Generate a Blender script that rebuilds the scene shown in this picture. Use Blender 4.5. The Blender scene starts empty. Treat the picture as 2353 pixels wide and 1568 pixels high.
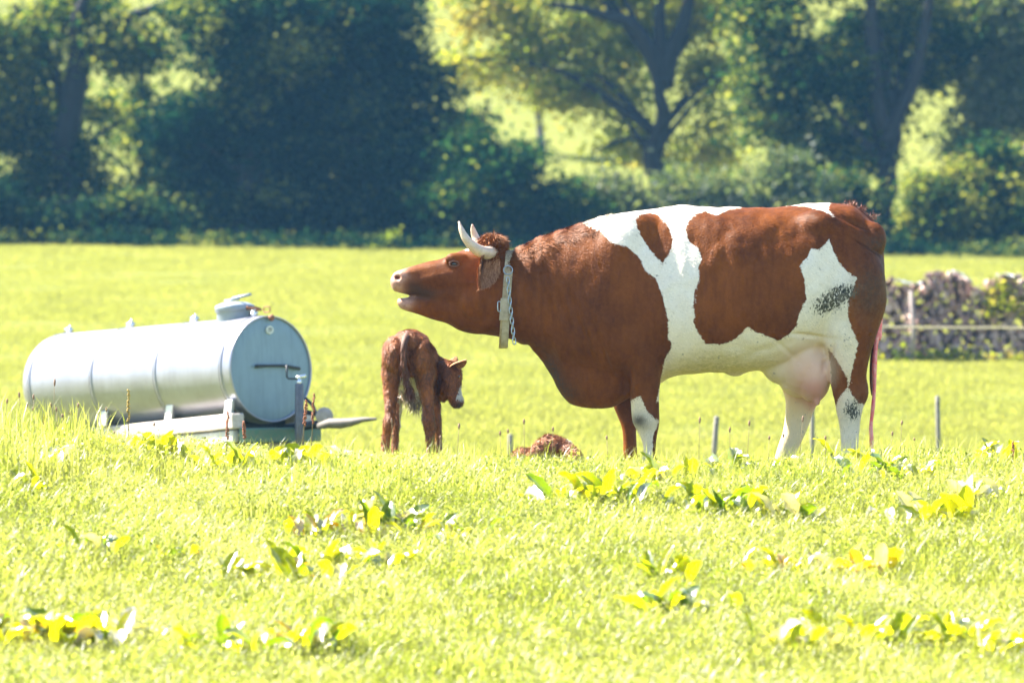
import bpy, math, random
import numpy as np
from mathutils import Vector, Matrix, Euler
from mathutils.bvhtree import BVHTree

random.seed(7)
RNG = np.random.default_rng(11)
scn = bpy.context.scene
COL = scn.collection

# ------------------------------------------------------------------ camera, light, exposure
FOC = 11000.0                      # focal length in units of 1/2352 of the frame width
cam_d = bpy.data.cameras.new("camera"); cam = bpy.data.objects.new("camera", cam_d); COL.objects.link(cam)
cam_d.sensor_width = 36.0; cam_d.lens = 36.0 * FOC / 2352.0
cam.location = (0, 0, 0); cam.rotation_euler = (math.radians(90), 0, 0)
cam_d.clip_start = 0.2; cam_d.clip_end = 3000
cam_d.dof.use_dof = True; cam_d.dof.focus_distance = 24.6; cam_d.dof.aperture_fstop = 3.6
scn.camera = cam

SUN = Vector((-0.60, 0.30, 0.74)).normalized()       # towards the sun
w = bpy.data.worlds.new("World"); scn.world = w; w.use_nodes = True
nt = w.node_tree; nt.nodes.clear()
sky = nt.nodes.new("ShaderNodeTexSky"); sky.sky_type = 'NISHITA'; sky.sun_disc = False
sky.sun_elevation = math.asin(SUN.z); sky.sun_rotation = math.atan2(SUN.x, SUN.y)
sky.air_density = 1.0; sky.dust_density = 0.6; sky.ozone_density = 1.0
bgn = nt.nodes.new("ShaderNodeBackground"); bgn.inputs[1].default_value = 0.07
wo = nt.nodes.new("ShaderNodeOutputWorld")
nt.links.new(sky.outputs[0], bgn.inputs[0]); nt.links.new(bgn.outputs[0], wo.inputs[0])

sl = bpy.data.lights.new("sun", 'SUN'); sl.energy = 5.0; sl.angle = math.radians(0.53); sl.color = (1.0, 0.92, 0.80)
so = bpy.data.objects.new("sun", sl); COL.objects.link(so)
so.rotation_euler = SUN.to_track_quat('Z', 'Y').to_euler()

scn.view_settings.view_transform = 'Standard'; scn.view_settings.look = 'None'
scn.view_settings.gamma = 1.0; scn.view_settings.exposure = 2.5
scn.view_settings.use_curve_mapping = False
scn.cycles.use_denoising = True
scn.cycles.max_bounces = 8; scn.cycles.diffuse_bounces = 4; scn.cycles.transmission_bounces = 6
scn.cycles.volume_bounces = 0; scn.cycles.transparent_max_bounces = 8
scn.cycles.volume_max_steps = 64
scn.render.film_transparent = False

# ------------------------------------------------------------------ helpers
def P(px, py, d):
    """point at distance d seen at picture position px, py (picture 2352 x 1568)"""
    return np.array([(px - 1176.0) * d / FOC, d, (784.0 - py) * d / FOC])

_ky = np.array([-60, 0, 10, 14, 17, 20, 22.2, 23.6, 25, 28, 33, 40, 48, 61, 86, 100, 130, 200, 320, 700.])
_kz = np.array([-2.2, -1.75, -1.70, -1.47, -1.21, -.865, -.602, -.66, -.79, -.88, -.94, -1.1, -.98, -.10, 1.52, 2.4, 6.5, 24, 50, 90.])
_fy = np.linspace(-60, 700, 7601)
_fz = np.interp(_fy, _ky, _kz)
def _sm(a, n):
    k = np.ones(n) / n
    return np.convolve(np.pad(a, (n // 2, n // 2), mode='edge'), k, mode='valid')[:len(a)]
_fz = _sm(_sm(_fz, 11), 9)
def gz(x, y):
    x = np.asarray(x, float); y = np.asarray(y, float)
    z = np.interp(y, _fy, _fz)
    z = z - 0.0115 * x * np.clip(y / 86, 0, 1.2)
    t = np.clip((-x - .95) / 1.6, 0, 1); t = t * t * (3 - 2 * t)
    z = z + 0.15 * t * np.exp(-((y - 22.6) / 3.4) ** 2)
    near = np.clip((60 - y) / 30, 0, 1)
    z = z + near * 0.018 * np.sin(x * 1.3 + 2.2) * np.sin(x * 5.3 + .4) + near * (0.016 * np.sin(x * 2.1 + y * .7) + 0.012 * np.sin(x * 3.7 - y * 1.9 + 1.0))
    far = np.clip((y - 100) / 60, 0, 1)
    z = z + far * (2.2 * np.sin(x * .035 + 1.2) + 1.0 * np.sin(x * .09 + y * .03))
    return z

def ground_at(px, py, y0=15.5, y1=24.5):
    ys = np.linspace(y0, y1, 900)
    xs = (px - 1176.0) * ys / FOC
    pr = 784.0 - gz(xs, ys) * FOC / ys
    i = int(np.argmax(pr <= py)) if (pr <= py).any() else int(np.argmin(np.abs(pr - py)))
    return float(xs[i]), float(ys[i]), float(gz(xs[i], ys[i]))

def mesh_from(name, verts, faces):
    verts = np.asarray(verts, np.float32)
    me = bpy.data.meshes.new(name)
    if isinstance(faces, np.ndarray):
        n = faces.shape[1]
        me.vertices.add(len(verts)); me.vertices.foreach_set("co", verts.ravel())
        me.loops.add(faces.size); me.loops.foreach_set("vertex_index", faces.ravel().astype(np.int32))
        me.polygons.add(len(faces))
        me.polygons.foreach_set("loop_start", np.arange(0, faces.size, n, dtype=np.int32))
        me.update(calc_edges=True)
    else:
        me.from_pydata([tuple(v) for v in verts], [], faces); me.update()
    return me

def smooth(me, on=True):
    me.polygons.foreach_set("use_smooth", np.full(len(me.polygons), on))

def attr(me, name, vals):
    a = me.attributes.new(name, 'FLOAT', 'POINT')
    a.data.foreach_set("value", np.asarray(vals, np.float32))

def link(name, me, mat=None, parent=None, loc=None, sm=True):
    o = bpy.data.objects.new(name, me); COL.objects.link(o)
    if me is not None:
        if mat is not None and not me.materials: me.materials.append(mat)
        if sm: smooth(me)
    if parent is not None: o.parent = parent
    if loc is not None: o.location = loc
    return o

def thing(name, label, cat, loc=(0, 0, 0), group=None, rz=0.0):
    o = bpy.data.objects.new(name, None); COL.objects.link(o)
    o.empty_display_size = 0.1
    o.location = loc; o.rotation_euler = (0, 0, rz)
    tag(o, label, cat, group)
    return o
def tag(o, label, cat, group=None, kind=None):
    if label: o['label'] = label
    if cat: o['category'] = cat
    if group: o['group'] = group
    if kind: o['kind'] = kind
    return o

def root_pos(o):
    p = np.zeros(3)
    while o is not None:
        p += np.array(o.location); o = o.parent
    return p
def part(name, V, F, mat, parent, sm=True):
    """mesh given in world coordinates, stored relative to its (unrotated) parent"""
    V = np.asarray(V, float) - root_pos(parent)
    return link(name, mesh_from(name, V, F), mat, parent, sm=sm)

class MB:
    """collects shapes with mixed faces"""
    def __init__(s): s.V = []; s.F = []; s.n = 0
    def add(s, V, F):
        V = np.asarray(V, float)
        s.V.append(V); s.F += [tuple(int(i) + s.n for i in f) for f in F]; s.n += len(V)
        return s
    def get(s): return np.concatenate(s.V), s.F

def rings_to_mesh(rings, cap=True):
    n = len(rings[0]); V = np.concatenate(rings); F = []
    for i in range(len(rings) - 1):
        a = i * n; b = a + n
        for k in range(n):
            k2 = (k + 1) % n
            F.append((a + k, a + k2, b + k2, b + k))
    if cap:
        c0 = len(V); V = np.vstack([V, rings[0].mean(0), rings[-1].mean(0)])
        L = (len(rings) - 1) * n
        for k in range(n):
            k2 = (k + 1) % n
            F.append((c0, k2, k)); F.append((c0 + 1, L + k, L + k2))
    return V, F

def ell_ring(c, u, v, n=28, vb=None, eu=1.0, ev=1.0):
    t = np.linspace(0, 2 * np.pi, n, endpoint=False)
    ct, st = np.cos(t), np.sin(t)
    ct = np.sign(ct) * np.abs(ct) ** eu; st = np.sign(st) * np.abs(st) ** ev
    c, u, v = np.array(c, float), np.array(u, float), np.array(v, float)
    vb = v if vb is None else np.array(vb, float)
    up = np.where(st[:, None] >= 0, v[None, :], vb[None, :])
    return c + ct[:, None] * u + st[:, None] * up

def ellipsoid(c, r, nu=18, nv=12, rot=None):
    V = []; F = []
    th = np.linspace(0, np.pi, nv + 1)[1:-1]; ph = np.linspace(0, 2 * np.pi, nu, endpoint=False)
    for t in th:
        for p in ph: V.append((math.sin(t) * math.cos(p), math.sin(t) * math.sin(p), math.cos(t)))
    V.append((0, 0, 1)); V.append((0, 0, -1)); V = np.array(V) * np.array(r)
    if rot is not None: V = V @ np.array(Euler(rot).to_matrix()).T
    V = V + np.array(c); m = len(th)
    for i in range(m - 1):
        for k in range(nu):
            k2 = (k + 1) % nu; F.append((i * nu + k, (i + 1) * nu + k, (i + 1) * nu + k2, i * nu + k2))
    for k in range(nu):
        k2 = (k + 1) % nu
        F.append((m * nu, k, k2)); F.append((m * nu + 1, (m - 1) * nu + k2, (m - 1) * nu + k))
    return V, F

def tube(pts, rad, n=8, cap=True, flat=None):
    pts = np.asarray(pts, float); rad = np.broadcast_to(np.asarray(rad, float), (len(pts),))
    rings = []; prev = None
    for i in range(len(pts)):
        a = pts[max(i - 1, 0)]; b = pts[min(i + 1, len(pts) - 1)]
        t = b - a; t /= (np.linalg.norm(t) + 1e-9)
        if prev is None:
            h = np.array([0, 0, 1.]) if abs(t[2]) < .9 else np.array([1., 0, 0])
            u = np.cross(t, h)
        else: u = prev - t * np.dot(prev, t)
        u /= (np.linalg.norm(u) + 1e-9); v = np.cross(t, u); prev = u
        rings.append(ell_ring(pts[i], u * rad[i], v * rad[i], n))
    return rings_to_mesh(rings, cap)

def bezier_pts(ctrl, n):
    """Catmull-Rom through the control points"""
    c = np.asarray(ctrl, float); c = np.vstack([2 * c[0] - c[1], c, 2 * c[-1] - c[-2]])
    out = []; segs = len(c) - 3
    for k in np.linspace(0, segs - 1e-6, n):
        i = int(k); t = k - i; p0, p1, p2, p3 = c[i:i + 4]
        out.append(.5 * ((2 * p1) + (-p0 + p2) * t + (2 * p0 - 5 * p1 + 4 * p2 - p3) * t * t + (-p0 + 3 * p1 - 3 * p2 + p3) * t ** 3))
    return np.array(out)

def box(c, s, R=None, bev=0.0):
    """box (optionally bevelled by chamfering the 4 long edges along local x)"""
    hx, hy, hz = np.array(s) / 2
    if bev <= 0:
        V = np.array([(x, y, z) for x in (-hx, hx) for y in (-hy, hy) for z in (-hz, hz)])
        F = [(0, 1, 3, 2), (4, 6, 7, 5), (0, 4, 5, 1), (2, 3, 7, 6), (0, 2, 6, 4), (1, 5, 7, 3)]
    else:
        b = bev; prof = [(-hy + b, -hz), (hy - b, -hz), (hy, -hz + b), (hy, hz - b), (hy - b, hz), (-hy + b, hz), (-hy, hz - b), (-hy, -hz + b)]
        V = np.array([(x, p[0] * k, p[1] * k) for x, k in ((-hx, 1 - b / max(hy, hz)), (-hx + b, 1), (hx - b, 1), (hx, 1 - b / max(hy, hz))) for p in prof])
        F = [tuple(range(7, -1, -1)), tuple(range(24, 32))]
        for i in range(3):
            for k in range(8):
                k2 = (k + 1) % 8; F.append((i * 8 + k, i * 8 + k2, (i + 1) * 8 + k2, (i + 1) * 8 + k))
    if R is not None: V = V @ np.array(R).T
    return V + np.array(c), F

# ------------------------------------------------------------------ materials
class M:
    def __init__(s, name):
        s.m = bpy.data.materials.new(name); s.m.use_nodes = True; s.t = s.m.node_tree; s.t.nodes.clear()
        s.out = s.n("ShaderNodeOutputMaterial")
    def n(s, typ, **kw):
        x = s.t.nodes.new(typ)
        for k, v in kw.items(): setattr(x, k, v)
        return x
    def l(s, a, b): s.t.links.new(a, b)
    def val(s, x, sock):
        if hasattr(x, 'is_output') or isinstance(x, bpy.types.NodeSocket): s.l(x, sock)
        else:
            if isinstance(x, (tuple, list)) and len(x) == 3 and sock.type == 'RGBA': x = (*x, 1)
            sock.default_value = x
    def coord(s): return s.n("ShaderNodeTexCoord").outputs['Object']
    def noise(s, scale, detail=4, rough=.55, vec=None, dist=0.0):
        x = s.n("ShaderNodeTexNoise"); x.inputs['Scale'].default_value = scale; x.inputs['Detail'].default_value = detail
        x.inputs['Roughness'].default_value = rough; x.inputs['Distortion'].default_value = dist
        if vec is not None: s.l(vec, x.inputs['Vector'])
        return x.outputs['Fac']
    def mapping(s, vec, scale=(1, 1, 1), rot=(0, 0, 0)):
        x = s.n("ShaderNodeMapping"); s.l(vec, x.inputs[0]); x.inputs['Scale'].default_value = scale; x.inputs['Rotation'].default_value = rot
        return x.outputs[0]
    def attr(s, name): 
        x = s.n("ShaderNodeAttribute"); x.attribute_name = name; return x.outputs['Fac']
    def math(s, op, a, b=0.0, c=None, clamp=False):
        x = s.n("ShaderNodeMath", operation=op, use_clamp=clamp); s.val(a, x.inputs[0]); s.val(b, x.inputs[1])
        if c is not None: s.val(c, x.inputs[2])
        return x.outputs[0]
    def ramp(s, fac, stops):
        x = s.n("ShaderNodeValToRGB"); s.l(fac, x.inputs[0]); e = x.color_ramp.elements
        while len(e) < len(stops): e.new(.5)
        for i, (p, c) in enumerate(stops): e[i].position = p; e[i].color = (*c, 1) if len(c) == 3 else c
        return x.outputs[0]
    def step(s, v, lo, hi):
        x = s.n("ShaderNodeMapRange"); s.val(v, x.inputs[0]); x.inputs[1].default_value = lo; x.inputs[2].default_value = hi
        x.clamp = True; return x.outputs[0]
    def mix(s, f, a, b, mode='MIX'):
        x = s.n("ShaderNodeMix", data_type='RGBA', blend_type=mode); s.val(f, x.inputs[0]); s.val(a, x.inputs[6]); s.val(b, x.inputs[7])
        return x.outputs[2]
    def bump(s, h, strength=.5, dist=.01):
        x = s.n("ShaderNodeBump"); x.inputs['Strength'].default_value = strength; x.inputs['Distance'].default_value = dist
        s.l(h, x.inputs['Height']); return x.outputs[0]
    def pbr(s, col, rough=.6, metal=0.0, normal=None, **kw):
        b = s.n("ShaderNodeBsdfPrincipled"); s.val(col, b.inputs['Base Color']); s.val(rough, b.inputs['Roughness']); s.val(metal, b.inputs['Metallic'])
        if normal is not None: s.l(normal, b.inputs['Normal'])
        for k, v in kw.items(): s.val(v, b.inputs[k.replace('_', ' ')])
        return b.outputs[0]
    def done(s, sh): s.l(sh, s.out.inputs[0]); return s.m

def mat_simple(name, col, rough=.6, metal=0., var=.25, scale=20, bump=.0, var_col=None, spec=.5):
    m = M(name); c = m.coord(); f = m.noise(scale, 5, .6, c)
    dark = tuple(x * (1 - var) for x in col) if var_col is None else var_col
    cc = m.mix(m.step(f, .35, .68), dark, col)
    nrm = m.bump(m.noise(scale * 4, 5, .6, c), bump, .004) if bump else None
    return m.done(m.pbr(cc, rough, metal, nrm, Specular_IOR_Level=spec))

def mat_leaf(name, cols, transl=.45, tcol=None, rough=.45, gloss=.25, hue_attr='tint', tmul=1.4, inst=False):
    """thin leaf: diffuse + translucent + gloss, colour picked per leaf from the attribute tint"""
    m = M(name); a = m.attr(hue_attr)
    if inst:
        ia = m.n('ShaderNodeAttribute'); ia.attribute_type = 'INSTANCER'; ia.attribute_name = 'tv'; a = m.math('ADD', a, ia.outputs['Fac'], clamp=True)
    c = m.ramp(a, [(i / max(1, len(cols) - 1), x) for i, x in enumerate(cols)])
    d = m.n("ShaderNodeBsdfDiffuse"); m.l(c, d.inputs[0])
    t = m.n("ShaderNodeBsdfTranslucent")
    tc = m.mix(1.0, c, tcol if tcol else (1.25 * tmul, 1.35 * tmul, .55 * tmul), 'MULTIPLY'); m.l(tc, t.inputs[0])
    x = m.n("ShaderNodeMixShader"); x.inputs[0].default_value = transl; m.l(d.outputs[0], x.inputs[1]); m.l(t.outputs[0], x.inputs[2])
    g = m.n("ShaderNodeBsdfGlossy"); g.inputs['Roughness'].default_value = rough; g.inputs[0].default_value = (.9, .95, 1, 1)
    fr = m.n("ShaderNodeFresnel"); fr.inputs[0].default_value = 1.42
    y = m.n("ShaderNodeMixShader"); m.l(m.math('MULTIPLY', fr.outputs[0], gloss * 1.3, clamp=True), y.inputs[0]); m.l(x.outputs[0], y.inputs[1]); m.l(g.outputs[0], y.inputs[2])
    return m.done(y.outputs[0])

# ------------------------------------------------------------------ ground
def build_ground():
    ys = np.concatenate([np.arange(-60, 8, 4.), np.arange(8, 30, .2), np.arange(30, 60, .5), np.arange(60, 110, 1.), np.arange(110, 700, 8.)])
    xs = np.concatenate([-np.geomspace(420, 6.3, 34), np.arange(-6, 6.01, .25), np.geomspace(6.3, 420, 34)])
    X, Y = np.meshgrid(xs, ys); Z = gz(X, Y)
    V = np.stack([X.ravel(), Y.ravel(), Z.ravel()], 1); nx = len(xs)
    i, j = np.meshgrid(np.arange(len(ys) - 1), np.arange(nx - 1), indexing='ij'); a = (i * nx + j).ravel()
    F = np.stack([a, a + 1, a + nx + 1, a + nx], 1)
    m = M("meadow soil and grass"); c = m.coord()
    n1 = m.noise(.35, 4, .6, c); n2 = m.noise(9, 6, .7, c)
    base = m.mix(m.step(n1, .35, .65), (.145, .165, .022), (.18, .19, .028))
    col = m.mix(m.step(n2, .35, .7), (.115, .13, .018), base)
    mat = m.done(m.pbr(col, .9, 0, m.bump(m.noise(30, 5, .7, c), .6, .03), Specular_IOR_Level=.15))
    o = link("meadow_ground", mesh_from("meadow_ground", V, F), mat); o['kind'] = 'structure'
    return o
build_ground()

# ------------------------------------------------------------------ grass
MAT_GRASS = mat_leaf("grass blades", [(.14, .170, .030), (.215, .225, .060), (.28, .275, .105), (.50, .48, .38)], transl=.58, gloss=.03, rough=.38, tmul=1.4, inst=True)
MAT_FARG = mat_leaf("far grass blades", [(.180, .185, .060), (.220, .220, .084), (.26, .245, .095), (.34, .32, .18)], transl=.5, gloss=.0, tmul=1.3, inst=True)

def blades(n, rad, hmin, hmax, wid, seg=3, seedy=0, lean=.6, sq=False, leaflets=0):
    r = np.random.default_rng(seedy)
    if sq: bx, by = r.uniform(-rad, rad, n), r.uniform(-rad, rad, n)
    else:
        a = r.uniform(0, 2 * np.pi, n); d = rad * np.sqrt(r.uniform(0, 1, n)); bx, by = d * np.cos(a), d * np.sin(a)
    h = r.uniform(0, 1, n) ** 1.7 * (hmax - hmin) + hmin
    dirn = r.uniform(0, 2 * np.pi, n); ln = r.uniform(.1, 1, n) * lean * h
    face = dirn + r.normal(np.pi / 2, .5, n); wd = wid * r.uniform(.6, 1.3, n)
    V = np.zeros((n, 2 * seg + 1, 3)); ux, uy = np.cos(face), np.sin(face)
    for s in range(seg + 1):
        t = s / seg; px = bx + np.cos(dirn) * ln * t ** 2; py = by + np.sin(dirn) * ln * t ** 2; pz = h * (t - .18 * lean * t ** 2.5) - .01
        if s < seg:
            ww = wd * (1 - t ** 1.5 * .75) / 2
            V[:, 2 * s] = np.stack([px - ux * ww, py - uy * ww, pz], 1); V[:, 2 * s + 1] = np.stack([px + ux * ww, py + uy * ww, pz], 1)
        else: V[:, 2 * seg] = np.stack([px, py, pz], 1)
    base = (np.arange(n) * (2 * seg + 1))[:, None]
    tri = []
    for s in range(seg - 1): tri += [(2 * s, 2 * s + 1, 2 * s + 3), (2 * s, 2 * s + 3, 2 * s + 2)]
    tri.append((2 * seg - 2, 2 * seg - 1, 2 * seg))
    F = (base[:, :, None] + np.array(tri)[None]).reshape(-1, 3)
    tint = np.repeat(np.clip(r.normal(.42, .16, n) + (r.uniform(0, 1, n) > .95) * .5, 0, 1), 2 * seg + 1)
    V = V.reshape(-1, 3)
    if leaflets:
        q = leaflets; c = np.stack([r.uniform(-rad, rad, q), r.uniform(-rad, rad, q), r.uniform(.025, hmax * .62, q)], 1); s = r.uniform(.004, .0085, q)
        nn = r.normal(0, .6, (q, 3)) + np.array([0, 0, 1.]); nn /= np.linalg.norm(nn, axis=1)[:, None]; a = np.cross(nn, r.normal(0, 1, (q, 3))); a /= np.linalg.norm(a, axis=1)[:, None]; b = np.cross(nn, a)
        W = np.stack([c + (a * math.cos(t) + b * math.sin(t) * .8) * s[:, None] for t in (0, 1.257, 2.513, 3.77, 5.027)], 1).reshape(-1, 3)
        G = ((np.arange(q) * 5)[:, None, None] + np.array([(0, 1, 2), (0, 2, 3), (0, 3, 4)])[None]).reshape(-1, 3) + len(V)
        V = np.vstack([V, W]); F = np.vstack([F, G]); tint = np.concatenate([tint, np.repeat(np.clip(r.normal(.35, .3, q) + (r.uniform(0, 1, q) > .9) * .6, 0, 1), 5)])
    return V, F, tint

def patch_collection(name, specs, mt=None):
    c = bpy.data.collections.new(name)
    for k, (args, kw) in enumerate(specs):
        V, F, t = blades(*args, **kw)
        me = mesh_from("grass_tuft", V, F); attr(me, 'tint', t); me.materials.append(mt or MAT_GRASS); smooth(me)
        o = bpy.data.objects.new("grass_tuft", me); c.objects.link(o)
    return c

def scatter(name, coll, X, Y, scale, label, nvar):
    Z = gz(X, Y); n = len(X)
    me = bpy.data.meshes.new(name); me.vertices.add(n)
    me.vertices.foreach_set("co", np.stack([X, Y, Z], 1).astype(np.float32).ravel())
    attr(me, 'rz', RNG.uniform(0, 6.283, n)); attr(me, 'sc', scale); attr(me, 'ix', RNG.integers(0, nvar, n))
    tv = .11 * np.sin(X * 2.3 + 1.1 * np.sin(Y * 1.7)) * np.sin(Y * 1.9 + X * .8) + .10 * np.sin(X * 6.1 + Y * 3.3) + RNG.normal(0, .10, n)
    attr(me, 'tv', tv)
    e = .15; gy = (gz(X, Y + e) - gz(X, Y - e)) / (2 * e)
    attr(me, 'rx', np.arctan(gy))
    o = bpy.data.objects.new(name, me); COL.objects.link(o); o['kind'] = 'stuff'; o['label'] = label
    g = bpy.data.node_groups.new(name, 'GeometryNodeTree')
    g.interface.new_socket("Geometry", in_out='INPUT', socket_type='NodeSocketGeometry')
    g.interface.new_socket("Geometry", in_out='OUTPUT', socket_type='NodeSocketGeometry')
    N = g.nodes.new; gi = N('NodeGroupInput'); go = N('NodeGroupOutput'); iop = N('GeometryNodeInstanceOnPoints')
    ci = N('GeometryNodeCollectionInfo'); ci.inputs['Collection'].default_value = coll
    ci.inputs['Separate Children'].default_value = True; ci.inputs['Reset Children'].default_value = True
    iop.inputs['Pick Instance'].default_value = True
    def na(nm):
        x = N('GeometryNodeInputNamedAttribute'); x.data_type = 'FLOAT'; x.inputs['Name'].default_value = nm
        return [q for q in x.outputs if q.enabled and q.name == 'Attribute'][0]
    L = g.links.new
    cx = N('ShaderNodeCombineXYZ'); L(na('rx'), cx.inputs[0])
    cz = N('ShaderNodeCombineXYZ'); L(na('rz'), cz.inputs[2])
    L(gi.outputs[0], iop.inputs['Points']); L(ci.outputs[0], iop.inputs['Instance']); L(na('ix'), iop.inputs['Instance Index'])
    L(cx.outputs[0], iop.inputs['Rotation']); L(na('sc'), iop.inputs['Scale'])
    ri = N('GeometryNodeRotateInstances'); L(iop.outputs[0], ri.inputs[0]); L(cz.outputs[0], ri.inputs['Rotation'])
    L(ri.outputs[0], go.inputs[0])
    md = o.modifiers.new("scatter", 'NODES'); md.node_group = g
    return o

def build_grass():
    near = patch_collection("near_tufts", [((460, .26, .030, .125, .0035), dict(seg=3, seedy=k, lean=1.0, leaflets=90)) for k in range(6)])
    tall = patch_collection("tall_tufts", [((70, .2, .08, .30, .0042), dict(seg=4, seedy=30 + k, lean=.55)) for k in range(4)])
    far = patch_collection("far_tufts", [((700, .8, .025, .075, .008), dict(seg=2, seedy=60 + k, lean=.9)) for k in range(4)], MAT_FARG)
    # near slope and crest
    n = 3600; Y = 13.6 + (29.5 - 13.6) * RNG.uniform(0, 1, n) ** .95; hw = 1.2 + Y * .128
    X = RNG.uniform(-1, 1, n) * hw
    scatter("grass", near, X, Y, RNG.uniform(.75, 1.25, n), "sunlit yellow green pasture grass covering the near slope", 6)
    n = 760; Y = RNG.uniform(21.0, 24.0, n); X = RNG.uniform(-1, 1, n) * 4.1
    keep = ~((X > -.1) & (X < .45) & (RNG.uniform(0, 1, n) < .75))
    X, Y = X[keep], Y[keep]; s = RNG.uniform(.45, .95, len(X)) * np.where(X < -2.0, 1.15, np.where(X < -.9, .7, .8))
    scatter("tall_grass", tall, X, Y, s, "taller grass blades along the crest of the slope", 4)
    n = 4600; Y = 42 + (90 - 42) * RNG.uniform(0, 1, n); X = RNG.uniform(-1, 1, n) * (6 + Y * .20)
    scatter("meadow_grass", far, X, Y, RNG.uniform(.7, 1.4, n), "bright green grass of the meadow rising to the trees", 4)
build_grass()

# ------------------------------------------------------------------ the cow
CD = 25.0
def cp(px, py, y=0.0): return np.array([(px - 1176.0) * CD / FOC, CD + y, (784.0 - py) * CD / FOC])
K = FOC / CD

def remesh(parts, voxel, name):
    mb = MB()
    for V, F in parts: mb.add(V, F)
    V, F = mb.get(); me = mesh_from(name + "_src", V, F)
    o = bpy.data.objects.new(name + "_src", me); COL.objects.link(o)
    md = o.modifiers.new("r", 'REMESH'); md.mode = 'VOXEL'; md.voxel_size = voxel
    dg = bpy.context.evaluated_depsgraph_get(); dg.update()
    ev = o.evaluated_get(dg); out = bpy.data.meshes.new_from_object(ev)
    COL.objects.unlink(o); bpy.data.objects.remove(o)
    return out

def get_co(me):
    a = np.empty(len(me.vertices) * 3, np.float32); me.vertices.foreach_get("co", a); return a.reshape(-1, 3).astype(float)
def set_co(me, co):
    me.vertices.foreach_set("co", co.astype(np.float32).ravel()); me.update()
def get_no(me):
    a = np.empty(len(me.vertices) * 3, np.float32); me.vertices.foreach_get("normal", a); return a.reshape(-1, 3).astype(float)
def lap(me, it, wt=None, lam=.5):
    e = np.empty(len(me.edges) * 2, np.int32); me.edges.foreach_get("vertices", e); e = e.reshape(-1, 2)
    co = get_co(me); n = len(co); deg = np.bincount(e.ravel(), minlength=n).astype(float); deg[deg == 0] = 1
    for k in range(it):
        s = np.stack([np.bincount(e[:, 0], co[e[:, 1], a], n) + np.bincount(e[:, 1], co[e[:, 0], a], n) for a in range(3)], 1) / deg[:, None]
        l = lam if k % 2 == 0 else -lam * .92       # Taubin: keeps the volume
        d = (s - co) * l
        if wt is not None: d *= wt[:, None]
        co += d
    set_co(me, co)

def lap_plain(me, it, wt):
    e = np.empty(len(me.edges) * 2, np.int32); me.edges.foreach_get('vertices', e); e = e.reshape(-1, 2)
    co = get_co(me); n = len(co); deg = np.bincount(e.ravel(), minlength=n).astype(float); deg[deg == 0] = 1
    for k in range(it):
        s = np.stack([np.bincount(e[:, 0], co[e[:, 1], a], n) + np.bincount(e[:, 1], co[e[:, 0], a], n) for a in range(3)], 1) / deg[:, None]
        co += (s - co) * (.6 * wt)[:, None]
    set_co(me, co)

def sect(px, top, bot, hw, y=0.0, zc=.5, eu=.85, ev=.9, n=36):
    zt = top * (1 - zc) + bot * zc
    c = cp(px, zt, y); return ell_ring(c, (0, hw, 0), (0, 0, (zt - top) / K), n, vb=(0, 0, (bot - zt) / K), eu=eu, ev=ev)

def interp_rows(rows, step):
    rows = np.array(rows, float); x = rows[:, 0]; xs = np.arange(x[0], x[-1] + .01, step)
    t = (xs - x[0]) / 1.0; out = [xs]
    for k in range(1, rows.shape[1]):
        # monotone-ish cubic through the rows
        d = np.gradient(rows[:, k], x); i = np.clip(np.searchsorted(x, xs, side='right') - 1, 0, len(x) - 2)
        h = x[i + 1] - x[i]; u = (xs - x[i]) / h; a, b = rows[i, k], rows[i + 1, k]
        v = (2 * u ** 3 - 3 * u ** 2 + 1) * a + (u ** 3 - 2 * u ** 2 + u) * h * d[i] + (-2 * u ** 3 + 3 * u ** 2) * b + (u ** 3 - u ** 2) * h * d[i + 1]
        out.append(v)
    return np.stack(out, 1)

def leg(rows, side, n=24):
    """rows: py, centre px, rx (px), ry (m), y (m)"""
    R = interp_rows(rows, 8)
    rings = [ell_ring(cp(r[1], r[0], r[4] * side), (r[2] / K, 0, 0), (0, r[3], 0), n) for r in R]
    return rings_to_mesh(rings)

def dist_to_poly(pts, poly):
    """signed distance (positive inside) of 2-D points to a polygon, px units"""
    poly = np.array(poly, float); n = len(poly); d = np.full(len(pts), 1e9); ins = np.zeros(len(pts), bool)
    for i in range(n):
        a, b = poly[i], poly[(i + 1) % n]; ab = b - a; t = np.clip(((pts - a) @ ab) / (ab @ ab + 1e-9), 0, 1)
        d = np.minimum(d, np.linalg.norm(pts - (a + t[:, None] * ab), axis=1))
        c = ((a[1] > pts[:, 1]) != (b[1] > pts[:, 1])) & (pts[:, 0] < (b[0] - a[0]) * (pts[:, 1] - a[1]) / (b[1] - a[1] + 1e-12) + a[0])
        ins ^= c
    return np.where(ins, d, -d)

def blob(X, Z, cx, cz, rx, rz, rot=0.):
    c, s = math.cos(rot), math.sin(rot); u = (X - cx) * c + (Z - cz) * s; v = -(X - cx) * s + (Z - cz) * c
    return np.exp(-((u / rx) ** 2 + (v / rz) ** 2))

cow = thing("cow", "large chestnut and white spotted cow standing in the meadow with raised head and short horns", "cow",
            tuple(np.array([*cp(1690, 1120)[:2], float(gz(cp(1690, 0)[0], CD))])))

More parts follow.
